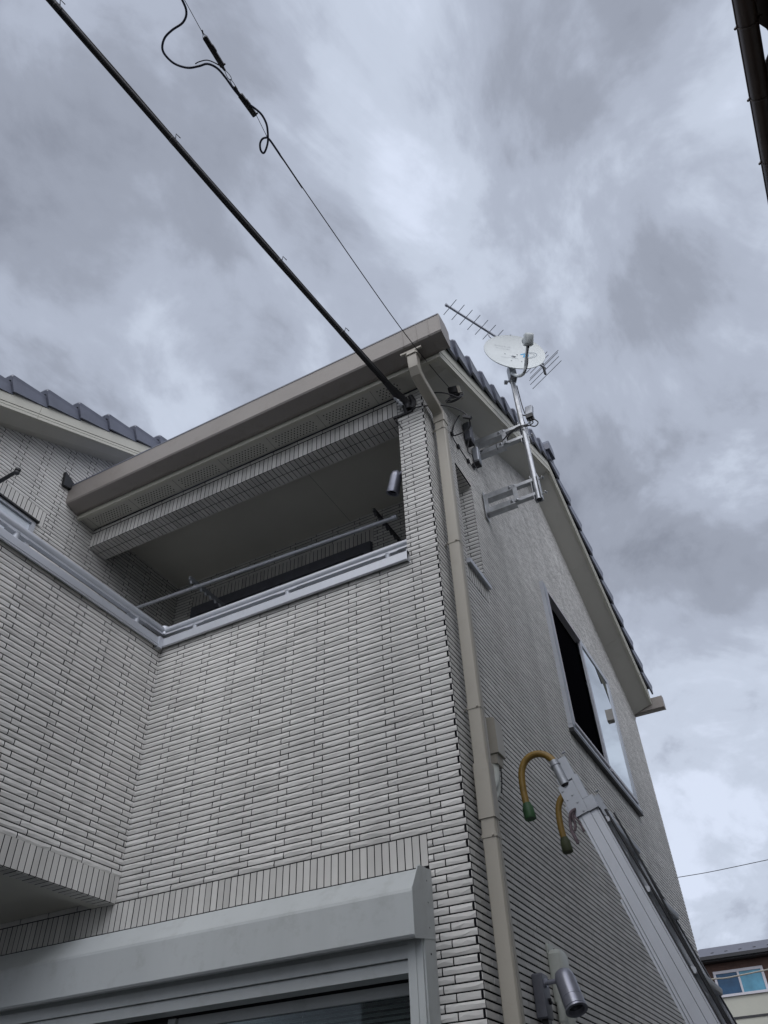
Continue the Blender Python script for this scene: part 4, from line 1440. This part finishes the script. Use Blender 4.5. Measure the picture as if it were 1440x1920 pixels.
mb.obox((-1.10, 3.55, 4.115), ((1, 0.3, -0.5), (0, 1, 0), (0.5, 0, 1)), (0.03, 0.010, 0.011))
solo('wire_coil', mb, M_BLACK, 'tangled coil of thin black wire hanging at the corner soffit by the downpipe elbow', 'cable', smooth=50)

# ================================================================== overhead lines
A = Vector((-1.499, 3.34, 4.331)); B = Vector((-2.113, 0.40, 5.065))


def on_line(t):
    p = A + (B - A) * t
    p.z -= 0.08 * t * (1 - t) if t <= 1 else 0
    return p


main = thing('power_cable', A, 'thick black overhead power cable clamped at the balcony column', 'overhead cable', 'overhead lines to the house')
mb = MB()
pts = [(-1.485, 3.40, 4.22), (-1.490, 3.375, 4.262)] + [on_line(t) for t in (0.0, 0.05, 0.1, 0.2, 0.3, 0.4, 0.5, 0.6, 0.7, 0.8, 0.9, 1.0, 1.3, 2.0, 3.4)]
mb.tube(pts, 0.0165, 12, smooth=3)
mb.build('bundle', M_BLACK, main, smooth=50)
mb = MB()
up_ = Vector((0.012, 0, 0.012))
mb.tube([on_line(t) + up_ * (1.0 + 0.08 * math.sin(t * 17)) for t in [k / 40 for k in range(41)]] + [on_line(1.5) + up_, on_line(3.4) + up_], 0.007, 8)
mb.tube([on_line(t) - up_ * (1.0 + 0.08 * math.sin(t * 13 + 1)) for t in [k / 40 for k in range(41)]] + [on_line(1.5) - up_, on_line(3.4) - up_], 0.006, 8)
mb.build('strand', M_BLACK, main, smooth=50)
for t in (0.205, 0.405, 0.705, 0.985):
    mb = MB()
    dcl = (on_line(t + 0.01) - on_line(t)).normalized()
    mb.tube([on_line(t) - dcl * 0.022, on_line(t) - dcl * 0.018, on_line(t) + dcl * 0.018, on_line(t) + dcl * 0.022], 0.02, 12, radii=[0.018, 0.0215, 0.0215, 0.018])
    q = on_line(t)
    mb.tube([q + Vector((0.015, 0, 0.015)), q + Vector((0.035, -0.02, 0.02)), q + Vector((0.045, 0.01, 0.01))], 0.003, 6)
    mb.build('tie', M_BLACK, main)
# strain clamp at the wall
mb = MB()
mb.tube([on_line(0.055), on_line(0.02), Vector((-1.475, 3.37, 4.30)), Vector((-1.462, 3.385, 4.245))], 0.024, 14, smooth=4, radii=[0.020, 0.030, 0.033, 0.024])
mb.tube([(-1.44, 3.375, 4.36), (-1.425, 3.385, 4.30), (-1.44, 3.39, 4.24)], 0.020, 12, smooth=4)
mb.build('strain_clamp', M_BLACK, main, smooth=50)
mb = MB()
mb.tube([Vector((-1.530, 3.30, 4.330)), Vector((-1.495, 3.345, 4.262))], 0.013, 12)
for k in range(3):
    q = Vector((-1.530, 3.30, 4.330)).lerp(Vector((-1.495, 3.345, 4.262)), 0.2 + 0.3 * k)
    dd = Vector((0.035, 0.045, -0.068)).normalized()
    mb.tube([q - dd * 0.006, q + dd * 0.006], 0.0165, 12)
mb.build('turnbuckle', M_GALV, main, smooth=40)
mb = MB()
mb.box(-1.585, -1.44, 3.385, 3.399, 4.215, 4.232)
mb.tube([(-1.56, 3.385, 4.22), (-1.565, 3.38, 4.17), (-1.55, 3.39, 4.14), (-1.53, 3.392, 4.08)], 0.0035, 6, smooth=3)
mb.build('anchor_plate', M_BLACK, main)

# thin telephone line
TA = Vector((-1.20, 3.56, 4.47))
ZT = 4.40
tp = [(-1.20, 3.56, 4.50), (-1.215, 3.30, 4.445), (-1.240, 2.874, 4.40), (-1.262, 2.40, 4.395), (-1.280, 1.894, 4.395), (-1.292, 1.60, 4.40)]
tel = thing('telephone_line', TA, 'thin telephone wire strung to the roof corner with black clamps and cable loops', 'overhead cable', 'overhead lines to the house')
mb = MB()
mb.tube(tp + [(-1.299, 1.499, 4.402)], 0.0030, 8, smooth=3)
mb.tube([(-1.290, 1.72, 4.400), (-1.294, 1.55, 4.402), (-1.297, 1.45, 4.402), (-1.301, 1.379, 4.402)], 0.0045, 8, smooth=3)
mb.tube([(-1.301, 1.379, 4.40), (-1.286, 1.26, 4.40)], 0.0018, 6)
mb.tube([(-1.293, 0.83, 4.405), (-1.280, 0.655, 4.41), (-1.262, 0.40, 4.42), (-1.22, -0.3, 4.46), (-0.9, -6.0, 4.9)], 0.0018, 6)
mb.build('wire', M_BLACK, tel)
mb = MB()
loop = [(-1.22, -0.3, 4.45), (-1.262, 0.45, 4.41), (-1.285, 0.64, 4.40), (-1.302, 0.701, 4.40), (-1.345, 0.728, 4.398), (-1.41, 0.728, 4.395), (-1.465, 0.737, 4.395), (-1.505, 0.765, 4.395), (-1.515, 0.80, 4.395), (-1.500, 0.853, 4.395), (-1.455, 0.900, 4.395), (-1.40, 0.922, 4.395), (-1.355, 0.935, 4.395), (-1.325, 0.975, 4.395), (-1.315, 1.03, 4.395), (-1.312, 1.09, 4.395), (-1.305, 1.142, 4.395), (-1.288, 1.19, 4.392), (-1.272, 1.225, 4.392),
        (-1.258, 1.27, 4.392), (-1.262, 1.32, 4.392), (-1.28, 1.36, 4.392), (-1.31, 1.405, 4.39), (-1.345, 1.435, 4.388), (-1.366, 1.442, 4.386), (-1.368, 1.42, 4.385), (-1.352, 1.392, 4.386), (-1.33, 1.378, 4.388), (-1.31, 1.380, 4.39), (-1.297, 1.40, 4.395), (-1.295, 1.499, 4.40)]
loop = [p for p in loop]
mb.tube(loop, 0.0058, 10, smooth=5)
mb.tube([(-1.41, 0.905, 4.397), (-1.385, 0.908, 4.40), (-1.345, 0.925, 4.405), (-1.31, 0.97, 4.402), (-1.302, 1.0, 4.400)], 0.003, 8, smooth=5)
mb.build('loop_cable', M_BLUECAB, tel, smooth=50)


def clampbox(a, b, r, nm):
    a = Vector(a); b = Vector(b); d = (b - a).normalized(); sx = d.cross(Vector((0, 0, 1))).normalized()
    mbx = MB()
    mbx.obox((a + b) / 2, (sx, sx.cross(d), d), (r, r * 0.8, (b - a).length / 2), bev=r * 0.25)
    mbx.obox(a.lerp(b, 0.42) - sx * -r * 0.95, (sx, sx.cross(d), d), (r * 0.35, r * 0.6, 0.018), bev=0.002)
    mbx.obox(a.lerp(b, 0.96) + sx * r * 0.6, (sx, sx.cross(d), d), (r * 0.9, r * 0.3, 0.004))
    return mbx.build(nm, M_BLACK, tel, smooth=40)


clampbox((-1.293, 0.830, 4.402), (-1.297, 0.985, 4.402), 0.0125, 'wire_clamp')
clampbox((-1.300, 1.135, 4.396), (-1.292, 1.262, 4.396), 0.0135, 'wire_clamp')
mb = MB()
mb.tube([(-1.298, 0.985, 4.402), (-1.299, 1.005, 4.402)], 0.006, 8)
for (x0_, y0_, ln, wd) in ((-1.299, 1.005, 0.052, 0.013), (-1.302, 1.050, 0.045, 0.010)):
    pp = []
    for t in range(17):
        a = 2 * math.pi * t / 16
        pp.append((x0_ + wd * math.sin(a) * (0.6 + 0.4 * math.cos(a + math.pi)) + 0.0, y0_ + ln / 2 * (1 - math.cos(a)), 4.402 + 0.004 * math.sin(2 * a)))
    mb.tube(pp, 0.0017, 6)
mb.tube([(-1.302, 1.09, 4.402), (-1.302, 1.11, 4.400)], 0.008, 8)
mb.tube([(-1.302, 1.11, 4.400), (-1.300, 1.14, 4.398)], 0.006, 8)
mb.build('shackle', M_DKFRAME, tel)
mb = MB()
mb.tube([(-1.285, 0.80, 4.402), (-1.291, 0.815, 4.402)], 0.004, 8)
mb.tube([(-1.290, 0.812, 4.402), (-1.303, 0.830, 4.402)], 0.0015, 6)
mb.tube([(-1.290, 0.812, 4.402), (-1.283, 0.830, 4.402)], 0.0015, 6)
mb.build('wire_eye', M_DKFRAME, tel)

# ================================================================== the ladder
lad = thing('ladder', (-0.03, 4.25, -H), 'aluminium extension ladder leaning on the gable with yellow roof hooks', 'ladder')
LD = Vector((0.278, 0, -0.961)).normalized()      # down the rail
LW = Vector((0.961, 0, 0.278)).normalized()       # across the rail, away from the wall
HT0, HLD, HLW = Vector((-1.010, 0, 1.440)), LD, LW      # head fitting
LD = Vector((0.304, 0, -0.953)).normalized()
LW = Vector((0.953, 0, 0.304)).normalized()
T0 = Vector((-0.978, 0, 1.440))                   # upper wall-side corner of the near rail
LEN = (1.440 + H) / 0.953
for yr, lab in ((3.945, None), (4.545, None)):
    sgn = 1
    mb = MB()

    def strip(a0, a1, s0, s1, y0, y1, mi=0):
        """a: along rail, s: across"""
        P = [T0 + LD * a0 + LW * s0, T0 + LD * a0 + LW * s1, T0 + LD * a1 + LW * s1, T0 + LD * a1 + LW * s0]
        mb.prism([(p.x, yr + y0, p.z) for p in P], (0, y1 - y0, 0), mi)
    strip(0.0, LEN, 0.0, 0.013, 0.003, 0.035)
    strip(0.0, LEN, 0.0155, 0.064, 0.0, 0.035)
    strip(0.0, LEN, 0.0662, 0.100, 0.001, 0.035)
    strip(0.0, LEN, 0.1015, 0.108, 0.006, 0.035)
    strip(0.42, LEN, -0.014, -0.003, 0.006, 0.034)
    strip(0.0, LEN, 0.109, 0.115, 0.018, 0.05, 1)
    mb.build('rail', [M_ALU, M_BLACK], lad, recalc=True)
a = 0.06
while a < LEN - 0.1:
    p = T0 + LD * a + LW * 0.105
    r = MB()
    u_ = (LW + LD * 0.55).normalized(); v_ = (LD - LW * 0.55).normalized()
    r.obox((p.x, 4.262, p.z), (u_, v_, (0, 1, 0)), (0.034, 0.015, 0.282), bev=0.007)
    r.build('rung', M_ALU, lad, smooth=30)
    a += 0.36
for yr in (3.945, 4.545):
    mb = MB()

    def pl(a0, a1, s0, s1, y0, y1, mi=0):
        P = [HT0 + HLD * a0 + HLW * s0, HT0 + HLD * a0 + HLW * s1, HT0 + HLD * a1 + HLW * s1, HT0 + HLD * a1 + HLW * s0]
        mb.prism([(p.x, yr + y0, p.z) for p in P], (0, y1 - y0, 0), mi)
    pl(-0.205, 0.01, 0.018, 0.070, -0.004, 0.03)          # inner head of the rail
    pl(-0.165, 0.012, 0.006, 0.092, -0.010, -0.0045)      # riveted plate
    pl(-0.185, -0.055, 0.093, 0.125, -0.007, 0.03)
    pl(-0.052, 0.015, 0.093, 0.146, -0.010, 0.03)
    pl(-0.06, 0.03, -0.006, 0.004, -0.008, 0.03)
    for aa, ss in ((-0.15, 0.045), (-0.135, 0.018), (-0.095, 0.055), (-0.085, 0.022), (-0.05, 0.062), (-0.035, 0.026), (0.0, 0.070)):
        p = HT0 + HLD * aa + HLW * ss
        mb.lathe((p.x, yr - 0.010, p.z), (0, -1, 0), [(0.0055, 0), (0.0042, 0.0032), (0, 0.0042)], 10)
    # tube clamp at the head
    hk = Vector((-1.048, yr, 1.745)); hk2 = Vector((-1.010, yr, 1.610))
    ddk = (hk2 - hk).normalized()
    mb.tube([hk, hk2], 0.0250, 18)
    mb.tube([hk + ddk * 0.02, hk + ddk * 0.03], 0.028, 18)
    mb.obox((hk + hk2) / 2 + HLW * 0.035 + Vector((0, 0.008, 0.005)), (HLW, (0, 1, 0), ddk), (0.030, 0.012, 0.062))
    mb.tube([hk + HLW * 0.055 + Vector((0, -0.01, 0.01)), hk + HLW * 0.075 + Vector((0, -0.01, 0.012))], 0.006, 8)
    mb.build('head_bracket', M_ALU_DK, lad, smooth=40, recalc=True)
    mb = MB()
    mb.tube([hk2, hk2 + ddk * 0.012], 0.024, 18, radii=[0.024, 0.018])
    mb.build('pipe_end', M_BLACK, lad)
    mb = MB()
    path = [(-1.040, yr, 1.72), (-1.052, yr, 1.752), (-1.085, yr, 1.788), (-1.125, yr, 1.806), (-1.170, yr, 1.803), (-1.207, yr, 1.778), (-1.229, yr, 1.735), (-1.236, yr, 1.69), (-1.237, yr, 1.62), (-1.230, yr, 1.545)]
    mb.tube(path, 0.0185, 14, smooth=4)
    hook = mb.build('hook', M_YELLOW, lad, smooth=50)
    mb = MB()
    mb.tube([(-1.231, yr, 1.56), (-1.229, yr, 1.548), (-1.228, yr, 1.535), (-1.222, yr, 1.482), (-1.2215, yr, 1.478)], 0.02, 16, radii=[0.0215, 0.0235, 0.029, 0.031, 0.029])
    mb.build('rubber_tip', M_GREEN if yr < 4.2 else M_OLIVE, hook, smooth=40)
# haul rope running down beside the near rail
mb = MB()
mb.tube([T0 + LD * t + LW * (0.132 + 0.006 * math.sin(t * 3)) + Vector((0, 3.985, 0)) for t in [0.02 + 0.1 * k for k in range(28)]], 0.0065, 8)
mb.tube([T0 + LD * t + LW * (0.150 + 0.010 * math.sin(t * 4 + 1)) + Vector((0, 4.0, 0)) for t in [0.05 + 0.1 * k for k in range(28)]], 0.005, 8)
mb.build('haul_rope', M_BLACK, lad, smooth=50)
# rope tied at the head
mb = MB()
mb.tube([(-0.985, 3.93, 1.47), (-1.005, 3.92, 1.455), (-1.018, 3.93, 1.42), (-1.020, 3.93, 1.38), (-1.010, 3.93, 1.345), (-1.000, 3.93, 1.31)], 0.0085, 9, smooth=5)
mb.tube([(-0.985, 3.93, 1.475), (-1.000, 3.925, 1.44), (-0.995, 3.93, 1.40), (-1.005, 3.93, 1.37)], 0.007, 9, smooth=5)
mb.tube([(-0.982, 3.935, 1.48), (-0.99, 3.93, 1.44), (-0.975, 3.93, 1.41), (-0.96, 3.935, 1.36)], 0.005, 9, smooth=5)
solo('rope', mb, M_ROPE, 'short frayed grey rope knotted at the head of the ladder', 'rope', smooth=50)

# ================================================================== neighbour's eave, top right
nb = thing('house', (4.0, 3.5, -H), 'neighbouring house on the right, only its dark brown gutter and eave in view', 'house')
NX, NZ = 1.24, 5.10
mb = MB()
prof = [(NX + 0.115 * (1 - math.cos(math.radians(a))) / 2 * 1.0, NZ - 0.06 * math.sin(math.radians(a))) for a in range(0, 181, 15)]
inner = [(x + (0.003 if x < NX + 0.0575 else -0.003), z + 0.003) for x, z in reversed(prof)]
mb.prism([(x, -3.0, z) for x, z in prof + inner], (0, 11.5, 0))
mb.tube([(NX, -3.0, NZ + 0.002), (NX, 8.5, NZ + 0.002)], 0.006, 8)
ngo = mb.build('gutter', M_BROWNG, nb, smooth=40, recalc=True)
k = 0
y = 2.43 - 0.455 * 8
while y < 8.4:
    mb = MB()
    pts = [(NX - 0.006, y, NZ + 0.012)] + [(x, y, z - 0.004) for x, z in prof] + [(NX + 0.17, y, NZ + 0.03), (NX + 0.235, y, NZ + 0.03)]
    mb.tube(pts, 0.005, 8)
    mb.tube([(NX - 0.014, y, NZ + 0.0), (NX + 0.0, y, NZ + 0.016)], 0.008, 8)
    mb.build('gutter_bracket', M_BROWNG, ngo, smooth=50)
    y += 0.455
mb = MB()
fx = NX + 0.185
# scalloped edge of the roofing just above the gutter's back
zt = NZ + 0.02
mb.box(fx, fx + 0.03, -3.0, 8.5, NZ - 0.10, NZ + 0.07)
mb.box(fx + 0.03, 1.90, -3.0, 8.5, NZ - 0.10, NZ - 0.088)
mb.build('eave', M_BROWNG, nb)
mb = MB()
y = 2.43 - 0.455 * 8
while y < 8.4:
    # arched web of roofing between two brackets, leaving an oval gap
    n = 10
    top = []
    for i in range(n + 1):
        t = i / n
        yy = y + 0.455 * t
        g_ = 0.062 * max(0.0, math.sin(math.pi * min(max((t - 0.08) / 0.55, 0), 1)))
        top.append((yy, g_))
    for (ya_, ga), (yb_, gb) in zip(top[:-1], top[1:]):
        mb.add([(NX + 0.112 + ga, ya_, NZ + 0.008), (NX + 0.112 + gb, yb_, NZ + 0.008), (fx, yb_, NZ + 0.008), (fx, ya_, NZ + 0.008),
                (NX + 0.112 + ga, ya_, NZ + 0.02), (NX + 0.112 + gb, yb_, NZ + 0.02), (fx, yb_, NZ + 0.02), (fx, ya_, NZ + 0.02)],
               [(0, 3, 2, 1), (4, 5, 6, 7), (0, 1, 5, 4), (2, 3, 7, 6)])
    y += 0.455
mb.build('eave_trim', M_BROWNG, nb)
mb = MB()
mb.prism([(fx + 0.0, -3.0, NZ + 0.07), (5.0, -3.0, NZ + 1.7), (8.5, -3.0, NZ + 0.07), (8.5, -3.0, NZ - 0.02), (fx, -3.0, NZ - 0.02)], (0, 11.5, 0))
mb.build('roof', M_BGROOF, nb, recalc=True)
mb = MB()
mb.box(1.92, 8.2, -2.6, 8.1, -H, NZ - 0.10)
for k in range(28):
    z = -H + 0.15 + k * 0.23
    mb.box(1.916, 1.9195, -2.6, 8.1, z, z + 0.218)
mb.build('wall', M_SIDING, nb)

# ================================================================== house behind the viewer (seen only in the glass)
rb = thing('house', (-3, -12, -H), 'pale sided house behind the viewer, seen only as a reflection in the ground floor window', 'house')
mb = MB()
mb.box(-9, 3, -15, -9.0, -H, 4.3)
for k in range(24):
    z = -H + 0.1 + k * 0.24
    mb.box(-9, 3, -8.9985, -8.985, z, z + 0.215)
mb.build('wall', M_SIDING, rb)
mb = MB()
mb.prism([(-9.4, -15.4, 4.3), (-9.4, -8.6, 4.3), (-9.4, -8.6, 4.42), (-9.4, -12, 5.9), (-9.4, -15.4, 4.42)], (12.8, 0, 0))
mb.build('roof', M_BGROOF, rb, recalc=True)

# ================================================================== far house, lower right
fh = thing('house', (0, 36, -H), 'distant two tone house with brown upper wall, cream lower wall and slate roof', 'house')
FYd = 32.0
mb = MB()
mb.box(-6.5, 9, FYd, 42, 5.02, 5.925)
mb.box(-6.5, -4.44, FYd, 42, 4.98, 5.02)
mb.build('wall', M_BROWNW, fh)
mb = MB()
mb.box(-6.6, 9.1, FYd - 0.03, 42.1, -H, 4.96)
mb.box(-6.6, 9.1, FYd - 0.06, FYd - 0.031, 4.30, 4.36, 1)
w_ = mb.build('wall', [M_CREAMW, M_DKFRAME], fh)
w_['label'] = 'cream lower wall'
mb = MB()
roofpts = MB()
roofpts.add([(-5.3, FYd - 0.45, 6.09), (9.4, FYd - 0.45, 6.09), (9.4, 42, 6.09), (-5.3, 42, 6.09), (-5.15, 35.5, 7.12), (8.6, 35.5, 7.12)],
            [(0, 1, 5, 4), (1, 2, 5), (2, 3, 4, 5), (3, 0, 4), (0, 3, 2, 1)])
fro = roofpts.build('roof', M_BGROOF, fh)
mb = MB()
for x in [-4.4 + 0.47 * k for k in range(12)]:
    yv = FYd + 0.55
    zz = 6.06 + (yv - (FYd - 0.45)) * (7.0 - 6.06) / (35.5 - (FYd - 0.45))
    mb.box(x, x + 0.10, yv, yv + 0.10, zz + 0.0, zz + 0.075)
mb.build('snow_guard', M_BLACK, fro)
mb = MB()
mb.box(-5.3, 9.4, FYd - 0.58, FYd - 0.46, 5.97, 6.07)
mb.box(-5.2, 9.3, FYd - 0.45, FYd - 0.02, 5.93, 5.98)
mb.build('gutter', M_DKFRAME, fh)
mb = MB()
zs, zt_ = 5.02, 5.63
for x0_, x1_, z0_, z1_ in ((-4.42, -2.82, 5.60, 5.68), (-4.42, -2.82, 4.93, 5.00), (-4.42, -4.35, 5.0, 5.60), (-2.90, -2.82, 5.0, 5.60), (-3.66, -3.60, 5.0, 5.60)):
    mb.box(x0_, x1_, FYd - 0.10, FYd - 0.035, z0_, z1_)
fw = mb.build('window', M_WHITEF, fh)
MB().box(-4.349, -3.661, FYd - 0.07, FYd - 0.06, 5.001, 5.599).build('pane', M_BLUEGL2, fw)
MB().box(-3.599, -2.901, FYd - 0.07, FYd - 0.06, 5.001, 5.599).build('pane', M_BLUEGL, fw)

# wires beyond the house
mb = MB()
mb.tube([(-6.0, 20, 5.60), (-3.028, 20, 5.497), (-0.968, 20, 5.518), (6, 20, 5.75)], 0.007, 6, smooth=6)
solo('distant_wire', mb, M_BLACK, 'hair thin wire crossing the sky just right of the far end of the gable', 'overhead cable', 'wires beyond the house')
mb = MB()
mb.tube([(-2.9, 14, 2.40), (-2.009, 14, 2.405), (-1.173, 14, 2.428), (3.5, 14, 2.75)], 0.010, 6, smooth=6)
solo('distant_wire', mb, M_PIPE, 'pale cable crossing in front of the far brown house and its window', 'overhead cable', 'wires beyond the house')
